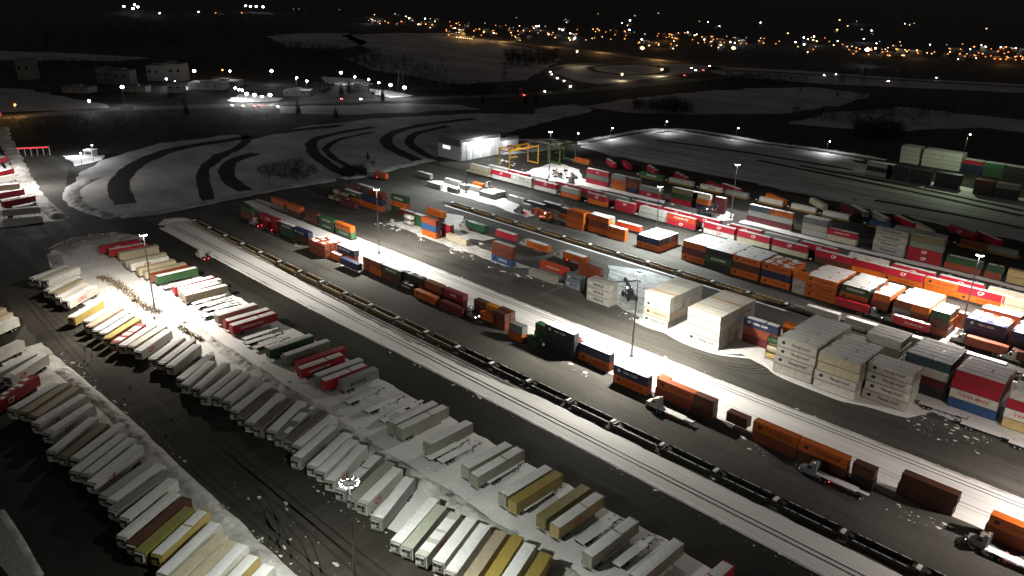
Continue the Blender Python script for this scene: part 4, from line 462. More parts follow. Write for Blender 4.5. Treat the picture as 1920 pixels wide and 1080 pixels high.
while x < 30:
    c = 'GD' if x < -178 else 'KB'
    thing('well_car', well_parts(c), (x + 7.8, 150.4, .16), 0, ('gold' if c == 'GD' else 'black') + ' empty well car, ' + ordn(i) + ' from far end beside the near snow strip', 'rail car', 'well cars beside the near snow strip'); x += 15.6; i += 1
x = -300; i = 0
while x < 30:
    c = 'GD' if x < -125 else 'GY'
    thing('well_car', well_parts(c), (x + 7.8, 264.6, .16), 0, ('gold' if c == 'GD' else 'grey') + ' well car, ' + ordn(i) + ' from far end on the track before the orange stacks', 'rail car', 'well cars on the track before the orange stacks'); x += 15.6; i += 1
for i, xx in enumerate((-105.2, -90.8, -71., -52.6, -33.)):
    bd, dr = container_parts(12.19, 2.9, 'GY', '')
    thing('shipping_container', [('body', bd), ('door', dr), ('snow_cover', snow_slab(12.19, 2.44, 's', i % 3), (0, 0, 2.9))], (xx, 263.4, .5), 0, 'snow-topped grey container, ' + ordn(i) + ' from far end behind the pale blocks', 'container', 'containers riding the track behind the pale blocks')
for gk, c, yy in (('T', 'KB', 191.2), ('H', 'KB', 321.7), ('I', 'KB', 328.2), ('K', 'GD', 397.2)):
    for i, s_ in enumerate(byg[gk]):
        L = round(s_[4] + 3.6, 1)
        thing('well_car', well_parts(c, L, False), (s_[1] + s_[4] / 2, yy, .1), 0, ('gold' if c == 'GD' else 'dark') + ' well car under the ' + ordn(i) + ' load from far end of the ' + GN[gk], 'rail car', 'well cars of the ' + GN[gk])
# ------------------------------------------------------------------ lights and masts
def lamp(x, y, z, p, c, r=.35, cone=0):
    d = bpy.data.lights.new('lamp_light', 'SPOT' if cone else 'POINT'); d.energy = p; d.color = c; d.shadow_soft_size = r
    if cone: d.spot_size = math.radians(cone); d.spot_blend = .35
    o = bpy.data.objects.new('lamp_light', d); COL.objects.link(o); o.location = (x, y, z); return o
b = MB(); b.box(-.24, -.16, -.12, .24, .16, .12, 0); b.box(-.22, -.15, -.16, .22, .15, -.12, 1); b.box(.24, -.15, -.1, .27, .15, .08, 1); flood = b.mesh('floodlight', [M_STEEL, M_LENS])
MH = {}
def mast_parts(h):
    if h in MH: return MH[h]
    R_ = 1.05 if h > 30 else .62
    b = MB(); b.cyl((0, 0, .6), (0, 0, h), .34, .14, 12, 0); pole = b.mesh('pole', [M_STEEL], True)
    b = MB(); b.cyl((0, 0, 0), (0, 0, .6), .75, .7, 14, 0); base = b.mesh('footing', [M_CONC]); b = MB()
    for q in range(16): a = 2 * PI * q / 16; e = 2 * PI * (q + 1) / 16; b.bar((R_ * math.cos(a), R_ * math.sin(a), h), (R_ * math.cos(e), R_ * math.sin(e), h), .08)
    for q in range(4): a = PI / 2 * q; b.bar((.1 * math.cos(a), .1 * math.sin(a), h), (R_ * math.cos(a), R_ * math.sin(a), h), .08)
    b.cyl((0, 0, h - .3), (0, 0, h + .35), .3, .26, 10); b.box(-.03, -.03, h + .35, .03, .03, h + 1.3)
    ring = b.mesh('lamp_ring', [M_STEEL]); p = [('pole', pole), ('footing', base), ('lamp_ring', ring)]
    for q in range(10): a = 2 * PI * (q + .5) / 10; p.append(('floodlight', flood, ((R_ + .3) * math.cos(a), (R_ + .3) * math.sin(a), h - .05), a))
    MH[h] = p; return p
MP = [90, 105, 46, 118, 120, 155, 55, 40, 80, 95, 150]
MC = [(1, .92, .8), (1, .95, .86), (.96, 1, .92), (1, .95, .84), (.94, 1, .98), (1, .89, .82), (1, .97, .94), (1, .97, .95), (.94, 1, 1), (1, .88, .8), (1, .88, .8)]
MLAB = ['tall floodlight mast between the trailer rows at the brown brush', 'tall floodlight mast on the far part of the bright snow strip', 'tall floodlight mast nearest the camera beside the reefer trailers', 'tall floodlight mast standing on the bright snow strip before the pale block', 'tall floodlight mast behind the red and white rail containers', 'tall floodlight mast at the right among the red containers', 'floodlight mast near the green crane', 'floodlight mast beyond the yellow well car train', 'thin floodlight mast in front of the white workshop', 'floodlight mast on the bright snow strip past the right edge', 'floodlight mast beyond the orange stacks past the right edge']
for i, (x, y, h, _) in enumerate(MAST):
    thing('floodlight_mast', mast_parts(h), (x, y, 0), .3 * i, MLAB[i], 'light mast', 'floodlight masts')
    for q in range(6):                       # six aimed floodlight beams, as the ring of fittings throws them
        a = 2 * PI * q / 6 + .5 + i; o = lamp(x + 1.9 * math.cos(a), y + 1.9 * math.sin(a), h - .7, MP[i] * 1000, MC[i], .35, 98)
        o.data.spot_blend = 1.; t_ = math.radians(39)
        o.rotation_euler = Vector((math.cos(a) * math.sin(t_), math.sin(a) * math.sin(t_), -math.cos(t_))).to_track_quat('-Z', 'Y').to_euler()
# small lamps ------------------------------------------------------
LM = {}
LCOL = dict(w=(.92, .96, 1), o=(1, .5, .15), y=(1, .8, .5), d=(.8, .85, 1), g=(.8, 1, .65), r=(1, .3, .06))
def street_lamp(h, c, r):
    k = (h, c, r)
    if k in LM: return LM[k]
    b = MB(); b.cyl((0, 0, 0), (0, 0, h), .14, .09, 6, 0); b.bar((0, 0, h), (1.2, 0, h + .2), .1)
    pole = b.mesh('pole', [M_DARK]); b = MB(); bm = bmesh.new(); bmesh.ops.create_icosphere(bm, subdivisions=1, radius=r); bm.verts.index_update()
    for v in bm.verts: b.v.append((v.co.x * 1.2 + 1.2, v.co.y, v.co.z * .8 + h + .1))
    for f in bm.faces: b.f.append([v.index for v in f.verts]); b.m.append(0)
    bm.free(); m = dict(w=M_LW, o=M_LO, y=M_LY, d=M_LD, g=M_LG, r=M_LR)[c]
    LM[k] = (pole, b.mesh('lamp_head', [m])); return LM[k]
order = sorted(range(len(LMP)), key=lambda q: LMP[q][0])
for n_, q in enumerate(order):
    x, y, h, c, p = LMP[q]; d = math.hypot(x, y)
    r = .5 if d < 650 else 1.15 if d < 1200 else 2.2
    if p == 0: r = 3.2 if h > 15 else 1.6
    if p >= 6 and d > 650: r *= 1.45
    if c == 'd': r *= .7
    pm, hm = street_lamp(h, c, round(r, 2))
    lab = {'w': 'white', 'o': 'orange', 'y': 'warm white', 'd': 'faint', 'g': 'greenish'}[c] + (' tall' if h > 15 else '') + ' lot or road lamp, ' + ordn(n_) + ' from the left edge of the dark surroundings'
    thing('street_lamp', [('pole', pm), ('lamp_head', hm)], (x, y, 0), 0, lab, 'street lamp', 'lamps scattered around the yard')
    if p: lamp(x + 1.2, y, h - 1.2, p * (1150 if d < 650 else 1600), LCOL[c], .3, 0 if d > 650 else 160)
for i, (x, y, c) in enumerate(TOWN):
    d = math.hypot(x, y); r = max(.6, min(2.6, d / 1000 * random.choice((.3, .4, .5, .75)))); r = round(r * 2.5) / 2.5 + .2
    k = ('one', c, r)
    if k not in LM:
        pm, hm = street_lamp(8, c, r); b = MB()
        for me in (pm, hm):
            o_ = len(b.v); b.v += [tuple(v.co) for v in me.vertices]
            for f in me.polygons: b.f.append([o_ + q for q in f.vertices]); b.m.append(0 if me is pm else 1)
        LM[k] = b.mesh('street_lamp', [M_DARK, hm.materials[0]])
    o = link('street_lamp', LM[k], None, (x, y, 0)); cw = {'o': 'orange', 'y': 'warm yellow', 'w': 'white', 'd': 'dim white', 'r': 'red orange'}[c]
    tag(o, 'tiny ' + cw + ' lamp glowing among the houses of the distant town', 'street lamp', 'tiny ' + cw + ' lamps of the distant town')
for i in range(26):
    x, y, c = TOWN[(i * 11) % len(TOWN)]; lamp(x, y, 14, 7000, LCOL[c if c != 'd' else 'w'], 1.)
FAR = PLY['far']
for i in range(len(FAR) - 1): lamp((FAR[i][0] + FAR[i + 1][0]) / 2, (FAR[i][1] + FAR[i + 1][1]) / 2, 14, 26000, (1, .55, .2), 1.)
lamp(-470, 116, 17, 42000, (1, .96, .92)); lamp(-520, 110, 17, 30000, (1, .96, .92))
# ------------------------------------------------------------------ ground
def struct(o, kind='structure'): o['kind'] = kind; return o
def sheet(name, pts, z, m, jit=0., step=6., sub=True, kind='structure'):
    out = []; n = len(pts)
    for i in range(n):
        a = Vector(pts[i]); c = Vector(pts[(i + 1) % n]); d = c - a; k = max(1, int(d.length / step)) if sub else 1
        nn = Vector((d.y, -d.x)).normalized() if d.length > 0 else Vector((0, 0))
        for q in range(k):
            p = a + d * q / k
            if jit:
                w = noise.noise(Vector((p.x * .09, p.y * .09, 3.1))) * .65 + noise.noise(Vector((p.x * .35, p.y * .35, 7.7))) * .35
                p = p + nn * jit * w * 2
            out.append((p.x, p.y, z))
    me = bpy.data.meshes.new(name); me.from_pydata(out, [], [list(range(len(out)))]); me.materials.append(m); me.update()
    if me.polygons[0].normal.z < 0: me.flip_normals()
    return struct(link(name, me), kind)
def crom(pts, step):
    P = [Vector(p) for p in pts]; P = [P[0] * 2 - P[1]] + P + [P[-1] * 2 - P[-2]]; out = []
    for i in range(1, len(P) - 2):
        k = max(1, int((P[i + 1] - P[i]).length / step))
        for q in range(k):
            t = q / k; a, b, c, d = P[i - 1:i + 3]
            out.append(.5 * ((2 * b) + (c - a) * t + (2 * a - 5 * b + 4 * c - d) * t * t + (3 * b - a - 3 * c + d) * t ** 3))
    out.append(P[-2]); return out
def ribbon(name, pts, w, z, m, step=6., jit=0.):
    L = crom(pts, step); b = MB()
    for i, p in enumerate(L):
        d = (L[min(i + 1, len(L) - 1)] - L[max(i - 1, 0)]).normalized(); nn = Vector((-d.y, d.x))
        for s in (-1, 1):
            ww = w / 2 + jit * noise.noise(Vector((p.x * .1 + s * 9, p.y * .1, 1.)))
            q = p + nn * s * ww; b.v.append((q.x, q.y, z))
        if i: k = len(b.v) - 4; b.f.append([k, k + 2, k + 3, k + 1]); b.m.append(0)
    me = b.mesh(name, [m])
    if me.polygons and me.polygons[0].normal.z < 0: me.flip_normals()
    return struct(link(name, me))
def ridge(name, pts, w, h, m, step=.8, z=-.05, rough=.5):
    L = crom(pts, step); b = MB(); K = 9
    for i, p in enumerate(L):
        d = (L[min(i + 1, len(L) - 1)] - L[max(i - 1, 0)]).normalized(); nn = Vector((-d.y, d.x))
        ww = w * (1 + .35 * noise.noise(Vector((p.x * .12, p.y * .12, 4.)))); e = min(1, i / 4, (len(L) - 1 - i) / 4)
        for j in range(K):
            t = j / (K - 1) * 2 - 1; q = p + nn * t * ww / 2
            hh = h * (math.cos(t * PI / 2) ** .8 if abs(t) < 1 else 0) * (1 - rough + rough * 2 * abs(noise.noise(Vector((q.x * .55, q.y * .55, 2.)))) + rough * .8 * noise.noise(Vector((q.x * .16, q.y * .16, 8.)))) * e
            b.v.append((q.x, q.y, z + max(0, hh)))
        if i:
            k = len(b.v) - 2 * K
            for j in range(K - 1): b.f.append([k + j, k + j + 1, k + K + j + 1, k + K + j]); b.m.append(0)
    me = b.mesh(name, [m], True)
    if me.polygons[len(me.polygons) // 2].normal.z < 0: me.flip_normals()
    return struct(link(name, me))
sheet('ground', [(-40000, -8000), (9000, -8000), (9000, 40000), (-40000, 40000)], -.2, M_GRND, sub=False)
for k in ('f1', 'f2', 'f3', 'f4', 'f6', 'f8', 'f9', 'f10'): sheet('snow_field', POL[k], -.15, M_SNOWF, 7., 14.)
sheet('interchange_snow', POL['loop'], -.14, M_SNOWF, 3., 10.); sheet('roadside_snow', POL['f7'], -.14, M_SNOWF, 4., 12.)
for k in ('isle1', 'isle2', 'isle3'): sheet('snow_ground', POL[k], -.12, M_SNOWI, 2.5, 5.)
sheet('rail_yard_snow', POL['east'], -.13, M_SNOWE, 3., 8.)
for k in ('loti', 'loti2', 'loti3', 'loti4'): sheet('snow_lot', POL[k], -.1, M_SNOWL, 3., 8.)
sheet('yard_pavement', [(-650, 60), (-640, -40), (90, -40), (90, 374), (-250, 374), (-387, 336), (-386, 235), (-386, 205), (-384, 168), (-392, 126), (-433, 121), (-470, 130), (-520, 148), (-560, 150)], 0, M_ASPH, 1.5, 8.)
sheet('muddy_lane', [(-330, 60), (-262, 56), (40, 56), (40, 82), (-330, 84)], .012, M_LANE, 1.2, 4.)
sheet('dark_lane', [(-384, 120.5), (40, 120.8), (40, 135.5), (-384, 135.5)], .012, M_WET, .5, 4.)
sheet('dark_lane', [(-400, -38), (60, -38), (60, 46), (-262, 46), (-300, 70), (-372, 84), (-392, 122), (-400, 120)], .008, M_WET, .5, 6.)
sheet('concrete_path', POL['corner'], .02, M_CONC, .4, 4.)
ridge('snow_bank', POL['corner'][1:4], 1.6, .5, M_SNOWD)
BC = POL['snowBC']
sheet('snow_apron', [BC[0], BC[1], BC[2], BC[3], (-300, 120.5), (-200, 120.8), (-100, 121), (30, 121), (30, 80.5), (-120, 81), (-222, 80.5), (-227, 77.2), (-282, 77), (-335, 82)], .02, M_SNOWL, 1.1, 3.)
sheet('snow_apron', [(-262, 44), (-262, 57), (-200, 58.2), (-100, 58.6), (-100, 46)], .02, M_SNOWD, .8, 3.)
sheet('snow_strip', [(-356, 135.2), (20, 135.8), (20, 147.6), (-128, 147.2), (-156, 143.6), (-205, 143.2), (-226, 145), (-295, 149), (-330, 151.2), (-361, 151.8), (-366, 143)], .05, M_SNOWT, .7, 2.5)
sheet('ballast_bed', [(-345, 147.6), (20, 147.2), (20, 153.2), (-345, 153.2)], .03, M_BALL, .35, 3.)
sheet('snow_strip', [(-376, 186), (-376, 194.2), (40, 194.4), (40, 176.2), (-60, 175), (-130, 173.5), (-180, 176.5), (-250, 175), (-300, 178), (-345, 182)], .05, M_SNOWT, .5, 2.5)
sheet('ballast_bed', [(-310, 261.6), (40, 261.4), (40, 267.4), (-310, 267.6)], .03, M_BALL, .25, 3.)
sheet('ballast_bed', [(-385, 317.5), (60, 317.8), (60, 332.5), (-350, 332.5)], .03, M_BALL, .35, 4.)
sheet('kerb_strip', [(-302, 260.6), (40, 260.2), (40, 261.2), (-302, 261.5)], .06, M_SNOW, .12, 3.)
sheet('ice_lot', POL['ice'], .03, M_ICE, 1., 3.)
sheet('lot_snow', [(-143, 211.2), (-110, 209.4), (-104, 216), (-88, 210.4), (-66, 209.6), (-52, 213.5), (-48, 222), (-22, 220.6), (-18, 246), (-130, 244), (-146, 224)], .03, M_SNOWL, .7, 2.5)
sheet('lot_snow', POL['snowG'], .03, M_SNOWL, 1., 3.)
sheet('lot_snow', [(-296, 219), (-250, 217.5), (-215, 217.5), (-205, 224), (-245, 228), (-290, 231)], .028, M_SNOWD, 1.5, 3.)
sheet('lot_snow', [(-182, 352.5), (-120, 352), (-70, 353), (-20, 352), (-20, 357), (-120, 357.5), (-182, 357)], .03, M_SNOWL, 1.2, 3.)
for k in ('snowM', 'snowJ', 'snowK', 'snowN', 'snowP'): sheet('lot_snow', POL[k], .04, M_SNOWL, 1.2, 3.)
sheet('snow_lot', POL['lot1'], .03, M_SNOWL, 2., 5.); sheet('snow_lot', POL['lot2'], .03, M_SNOWL, 1.5, 4.)
# snow banks
ridge('snow_bank', [(-240, 55.6), (-200, 57.2), (-150, 57.4), (-100, 57.6)], 4.2, 1.1, M_SNOWD)
ridge('snow_bank', [(-246, 97.2), (-220, 96.6), (-195, 96.4), (-160, 97.2), (-130, 97.), (-95, 97.6), (-60, 98)], 4.4, 1.2, M_SNOWD, rough=.7)
ridge('snow_bank', [(-356, 90), (-362, 101), (-358, 114), (-345, 121)], 9, 2.2, M_SNOWD, rough=.7)
ridge('snow_bank', [(-352, 88), (-330, 84), (-318, 86)], 5, 1.4, M_SNOWD, rough=.7)
ridge('snow_bank', [(-362, 137), (-367, 144), (-362, 151)], 5, 1.3, M_SNOWL)
ridge('snow_bank', [(-360, 135.3), (-250, 134.6), (-150, 135.8), (-60, 135.8), (15, 135.6)], 1.5, .3, M_SNOWT)
ridge('snow_bank', [(-375, 194.6), (-250, 194.6), (-150, 194.2), (15, 194.4)], 1.5, .35, M_SNOWD)
ridge('snow_bank', [(-146, 213), (-131, 211.6), (-122, 209.4), (-110, 210), (-98, 216), (-88, 210.6), (-66, 209.4)], 1.2, .35, M_SNOW)
ridge('snow_bank', PLY['wind'], 8, 1.8, M_SNOWD, step=1.5)
ridge('snow_bank', [(-388, 128), (-384, 150), (-386, 175), (-388, 205), (-387, 240), (-382, 275)], 7, 1.6, M_SNOWI, step=1.5, rough=.7)
ridge('snow_bank', [(-383, 275), (-392, 305), (-392, 330)], 8, 1.8, M_SNOWI, step=1.5, rough=.7)
ridge('snow_bank', [(-388, 126), (-410, 122), (-432, 122), (-460, 131), (-480, 150)], 8, 1.6, M_SNOWI, step=1.5, rough=.6)
# loose snow clods and tyre marks
def clods(name, zones, lab, m):
    rr = random.Random(len(name) * 7 + len(zones)); b = MB()
    for (x0, x1, y0, y1, n, s0, s1) in zones:
        for i in range(n):
            x = rr.uniform(x0, x1); y = rr.uniform(y0, y1); r = (s0 + (s1 - s0) * rr.random() ** 4) * .6; ax = rr.uniform(.8, 2.4); k = len(b.v); N = 8; ang = rr.uniform(-.3, .3)
            if noise.noise(Vector((x * .06, y * .11, 5.))) < -.05: continue
            for ring, hh in ((1, 0.), (.55, .5)):
                for q in range(N):
                    a = 2 * PI * q / N; w = r * ring * rr.uniform(.6, 1.2); u, v = w * ax * math.cos(a), w * math.sin(a)
                    b.v.append((x + u * math.cos(ang) - v * math.sin(ang), y + u * math.sin(ang) + v * math.cos(ang), .015 + hh * min(.35, r * .5)))
            for q in range(N): b.f.append([k + q, k + (q + 1) % N, k + N + (q + 1) % N, k + N + q]); b.m.append(0)
            b.f.append([k + N + q for q in range(N)]); b.m.append(0)
    o = link(name, b.mesh(name, [m])); tag(o, lab, 'snow', None, 'stuff')
clods('snow_clods', [(-260, -96, 58, 61, 260, .15, .9), (-170, -110, 62, 70, 60, .1, .9), (-285, -215, 74.5, 78.5, 90, .2, 1.1), (-215, -60, 77, 80.5, 130, .12, .8), (-250, -60, 92, 104, 420, .15, 1.3)], 'scattered snow clods along the trailer rows', M_SNOWD)
clods('snow_clods', [(-355, 20, 133.5, 136, 320, .15, .8), (-355, 20, 146.5, 149, 320, .15, .7), (-150, 15, 166.5, 171.5, 170, .15, 1.2), (-340, -150, 168, 172, 150, .15, .9), (-375, 30, 193.8, 196, 260, .12, .6)], 'loose snow clods along the snow strips and the container row', M_SNOW)
clods('snow_clods', [(-300, -180, 212, 232, 500, .2, 1.6), (-180, -140, 210, 250, 160, .2, 1.5), (-60, -10, 208, 222, 200, .2, 1.2), (-380, -200, 345, 366, 260, .3, 1.8), (-200, 20, 333, 356, 260, .2, 1.4)], 'broken snow lumps around the container lots', M_SNOWL)
def ruts(pts, sep=1.9, w=.45, m=None):
    for s in (-sep / 2, sep / 2):
        L = crom(pts, 4.); q = []
        for i, p in enumerate(L):
            d = (L[min(i + 1, len(L) - 1)] - L[max(i - 1, 0)]).normalized(); q.append((p.x - d.y * s, p.y + d.x * s))
        ribbon('tyre_mark', q[::2] + [q[-1]], w, .022, m or M_WET, 2., .12)
for i in range(3):
    rr = random.Random(40 + i); yb = 63 + i * 4.6; ruts([(-325 + rr.uniform(0, 40), yb + rr.uniform(-2, 2)), (-230, yb + rr.uniform(-2, 2)), (-140, yb + rr.uniform(-2, 2)), (-40, yb + rr.uniform(-2, 2))])
for (x, y) in ((-128, 66), (-120, 64), (-112, 66), (-238, 66), (-205, 65), (-180, 66)): ruts([(x - 18, y + 1), (x - 6, y - .5), (x + 1, y - 4), (x + 3, y - 9)])
for (x, y) in ((-100, 207), (-96, 206), (-215, 206), (-250, 207)): ruts([(x - 16, y - 2.5), (x - 5, y - 1.5), (x + 3, y + 3), (x + 6, y + 11)])
for i in range(4): ruts([(-360, 177.5 + i * 3.2), (-220, 177 + i * 3.3), (-90, 177.4 + i * 3.2), (15, 177 + i * 3.3)], 1.6, .22, M_SNOWD) if i else None
for i in range(3): ruts([(-355, 143.6 + i * 1.1), (-150, 143.3 + i * 1.2), (15, 143.8 + i * 1.2)], 1.6, .25, M_SNOWD)
# roads
for k, w in (('r1', 11), ('r2', 7), ('r3', 9), ('r4', 8), ('r5', 5), ('r6', 9), ('r7', 7)): ribbon('road', PLY[k], w, -.08, M_ROAD, 5., 1.2)
ribbon('highway', PLY['hw'], 22, -.08, M_ROADLIT, 15.); ribbon('highway', PLY['hw2'], 26, -.07, M_ROADLIT, 15.)
ribbon('ramp_road', PLY['ramp'], 13, -.09, M_ROADLIT, 8.); ribbon('ramp_road', PLY['loopr'], 12, -.085, M_ROAD, 8.)
ribbon('road', PLY['rd1'], 12, -.06, M_ROADLIT, 8., 1.); ribbon('road', PLY['rd2'], 10, -.07, M_ROAD, 8.); ribbon('road', PLY['far'], 22, -.08, M_ROADLIT, 20.)
for off in (-9.5, 9.5):
    ridge('snow_bank', [(p[0] + off * .55, p[1] + off * .8) for p in PLY['rd1']], 5, 1.1, M_SNOWL, 2.5, -.1)
# rail tracks
def track(pts, lab, z=.05, ties=True):
    L = crom(pts, 30.); b = MB()
    for s in (-.75, .75):
        for i in range(len(L) - 1):
            d = (L[i + 1] - L[i]).normalized(); nn = Vector((-d.y, d.x)) * s
            p = L[i] + nn; q = L[i + 1] + nn; b.bar((p.x, p.y, z + .06), (q.x, q.y, z + .06), .11, 0, .16)
    rails = b.mesh('rails', [M_RAIL]); b = MB()
    for s in (-.95, -.52, .52, .95):
        pass
    for i in range(len(L) - 1):
        d = (L[i + 1] - L[i]); nn = Vector((-d.y, d.x)).normalized(); k = int(d.length / .65)
        for q in range(0, k, 1):
            p = L[i] + d * q / k; b.bar((p.x - nn.x * 1.25, p.y - nn.y * 1.25, z - .03), (p.x + nn.x * 1.25, p.y + nn.y * 1.25, z - .03), .22, 0, .1)
    parts = [('rails', rails)] + ([('sleepers', b.mesh('sleepers', [flat('sleeper', (.05, .04, .032), .9)]))] if ties else [])
    thing('rail_track', parts, (0, 0, 0), 0, lab, 'rail track', 'rail tracks of the yard')
track([(-358, 140.6), (-200, 140.6), (20, 140.6)], 'rail track with dark rails down the middle of the near snow strip', .05, False)
track([(-356, 150.4), (20, 150.4)], 'rail track under the empty gold and black well cars')
track([(-384, 191.3), (40, 191.3)], 'rail track along the far edge of the bright snow strip', .05, False)
track([(-384, 184), (40, 181.5)], 'faint snow-covered track on the near side of the bright snow strip', -.07, False)
track([(-308, 264.6), (40, 264.6)], 'rail track before the orange container stacks'); track([(-390, 321.7), (60, 321.7)], 'rail track under the near red train'); track([(-350, 328.2), (60, 328.2)], 'rail track under the far red train'); track([(-420, 397.2), (60, 397.2)], 'rail track under the yellow well car train')
for k in range(5): ribbon('track_bed', PLY['t%d' % k], 5, -.09, M_ROAD, 12., 1.2)
# ------------------------------------------------------------------ workshop
b = MB(); x0, x1, y0, y1 = -400, -378, 340, 377; H = 13.5
b.box(x0, y0, -.2, x1, y1, 9.2, 0); w1 = b.mesh('wall', [flat('wall_panel', (.42, .42, .42), .5, 0, .08)])
b = MB(); b.box(x0 - .2, y0 - .2, 9.2, x1 + .2, y1 + .2, H, 0); pp = b.mesh('parapet', [flat('dark_cladding', (.07, .07, .075), .5)])
b = MB(); b.box(x0 + .3, y0 + .3, H, x1 - .3, y1 - .3, H + .15, 0); rf = b.mesh('roof', [flat('roof_felt', (.16, .16, .165), .8)])
b = MB(); b.box(x1 + .2, y0 + 1, .0, x1 + .5, y1 - 1, 11.8, 0)
for q in range(12): b.box(x1 + .5, y0 + 1.5 + q * 3, 0, x1 + .56, y0 + 1.62 + q * 3, 11.8, 1)
fc = b.mesh('front_cladding', [flat('white_cladding', (.75, .75, .74), .5, 0, .05), M_STEEL])
b = MB(); b.box(0, -.12, 0, 3.4, 0, 2.1, 0); sg = b.mesh('sign_panel', [emit('sign_white', (1, 1, 1), 1.6)])
b = MB(); b.box(0, 0, 0, .18, 5., 6.4, 0)
for q in range(6): b.box(.18, .1, .3 + q, .22, 4.9, .36 + q, 1)
dr = b.mesh('overhead_door', [flat('door_white', (.6, .62, .62), .5), M_STEEL])
b = MB(); b.box(-.1, -.4, -.2, .5, .4, .25, 0); wl = b.mesh('wall_lamp', [M_LW])
b = MB(); b.box(x0 + 4, y1, -.2, x1 - 2, y1 + 20, 8, 0); an = b.mesh('annex_wall', [flat('wall_panel', (.42, .42, .42))]); b = MB(); b.box(x0 + 3.8, y1 + .05, 8, x1 - 1.8, y1 + 20.2, 10, 0); ap = b.mesh('annex_parapet', [flat('dark_cladding', (.07, .07, .075))])
thing('workshop_building', [('wall', w1), ('parapet', pp), ('roof', rf), ('front_cladding', fc), ('sign_panel', sg, (-395, y0 - .02, 6.2)), ('sign_panel', sg, (-391.2, y0 - .02, 6.2)), ('annex', an, (0, 0, 0), 0, [('annex_parapet', ap)]), ('wall_lamp', wl, (x1 + .5, 358, 12)), ('wall_lamp', wl, (x1 - 1.8, 384, 7))] + [('overhead_door', dr, (x1 + .56, y0 + 3 + 8 * q, 0)) for q in range(4)],
      (0, 0, 0), 0, 'grey workshop with a dark parapet and brightly lit white front', 'building')
lamp(x1 + 7, 358, 15, 26000, (.95, 1, .97), .4); lamp(x1 + 3.5, 384, 7, 2500, (.95, .98, 1), .2)
# ------------------------------------------------------------------ cranes
def gantry(x, y0, y1, h, w, m, lab, fat=.55):
    b = MB(); b.bar((0, 0, .8), (0, 0, h), fat); leg = b.mesh('leg', [m]); b = MB(); b.bar((0, y0 - .5, h), (0, y1 + .5, h), fat * 1.4, 0, fat * 1.7)
    top = b.mesh('girder', [m]); b = MB(); b.bar((-w / 2 - .6, 0, 1.1), (w / 2 + .6, 0, 1.1), fat * 1.3); sill = b.mesh('sill_beam', [m]); b = MB(); b.bar((-w / 2, 0, h * .93), (w / 2, 0, h * .93), fat * .8); tie = b.mesh('tie_beam', [m]); b = MB(); yc = y0 + (y1 - y0) * .3; b.box(-w / 2, yc - 1.5, h + .4, w / 2, yc + 1.5, h + 1.3, 0); b.box(-w / 2 + 1, yc - 1, h - 3, -w / 2 + 2.6, yc + .6, h - .8, 0); b.box(-1.2, yc - 3, h - 6, 1.2, yc + 3, h - 5.6, 0)
    for s in (-2, 2): b.bar((0, yc + s, h - 5.6), (0, yc + s, h + .4), .12)
    tr = b.mesh('trolley', [m]); b = MB(); b.cyl((0, -.3, .7), (0, .3, .7), .7, .7, 12, 0); wh = b.mesh('wheel', [M_TYRE])
    thing('gantry_crane', [('leg', leg, (xx, yy, 0)) for xx in (-w / 2, w / 2) for yy in (y0, y1)] + [('wheel', wh, (xx, yy, 0)) for xx in (-w / 2, w / 2) for yy in (y0, y1)] + [('girder', top, (xx, 0, 0)) for xx in (-w / 2, w / 2)] + [(q_, m_, (0, yy, 0)) for yy in (y0, y1) for q_, m_ in (('sill_beam', sill), ('tie_beam', tie))] + [('trolley', tr)], (x, 0, 0), 0, lab, 'crane', 'gantry cranes')
MY = flat('crane_yellow', (.6, .3, .02), .5); MG = flat('crane_green', (.05, .09, .015), .5)
gantry(-342.5, 345.5, 372, 12.5, 9, MY, 'orange yellow gantry crane frame by the workshop yard'); gantry(-333, 382, 398, 13, 10, MG, 'dark green gantry crane behind the yellow one', .8)
def stacker(x, y, rz, m, lab, red=False):
    b = MB(); b.box(-4, -1.6, .9, 3.6, 1.6, 2.0, 0); b.box(-4.2, -1.5, 1.9, -2.2, 1.5, 2.7, 0); body = b.mesh('body', [m])
    b = MB(); b.box(-1.2, -.8, 2.0, .6, .8, 3.7, 0); b.box(.6, -.7, 2.6, .64, .7, 3.5, 1); cab = b.mesh('cab', [m, M_GLASS])
    b = MB(); b.bar((-3, 0, 3.2), (5.5, 0, 5.9), .8, 0, .9); b.bar((-3, 0, 2.4), (-3, 0, 3.3), .9); b.bar((1.8, .7, 2), (2.2, .7, 4.7), .3); b.bar((1.8, -.7, 2), (2.2, -.7, 4.7), .3); boom = b.mesh('boom', [m])
    b = MB(); b.bar((5.5, 0, 5.9), (5.5, 0, 4.8), .7); b.bar((5.5, -6, 4.6), (5.5, 6, 4.6), .5)
    for s in (-6, 6): b.bar((4.3, s, 4.5), (6.7, s, 4.5), .4)
    sp = b.mesh('spreader', [m]); b = MB(); b.cyl((0, -.35, 0), (0, .35, 0), .85, .85, 14, 0); wh = b.mesh('wheel', [M_TYRE])
    b = MB(); b.box(-.15, -.15, -.15, .15, .15, .15); li = b.mesh('work_light', [M_HEAD])
    p = [('body', body), ('cab', cab), ('boom', boom), ('spreader', sp)] + [('wheel', wh, (xx, yy, .85)) for xx in (-3, 2.6) for yy in (-1.6, 1.6)] + [('work_light', li, (.9, s, 3.9)) for s in (-.8, .8)]
    thing('reach_stacker', p, (x, y, 0), rz, lab, 'container lift', 'container lifts')
    lamp(x + 3 * math.cos(rz), y + 3 * math.sin(rz), 4.6, 500, (1, .97, .95), .1)
MDK = flat('lift_dark', (.03, .03, .035), .5); MOR = flat('lift_orange', (.4, .09, .02), .5)
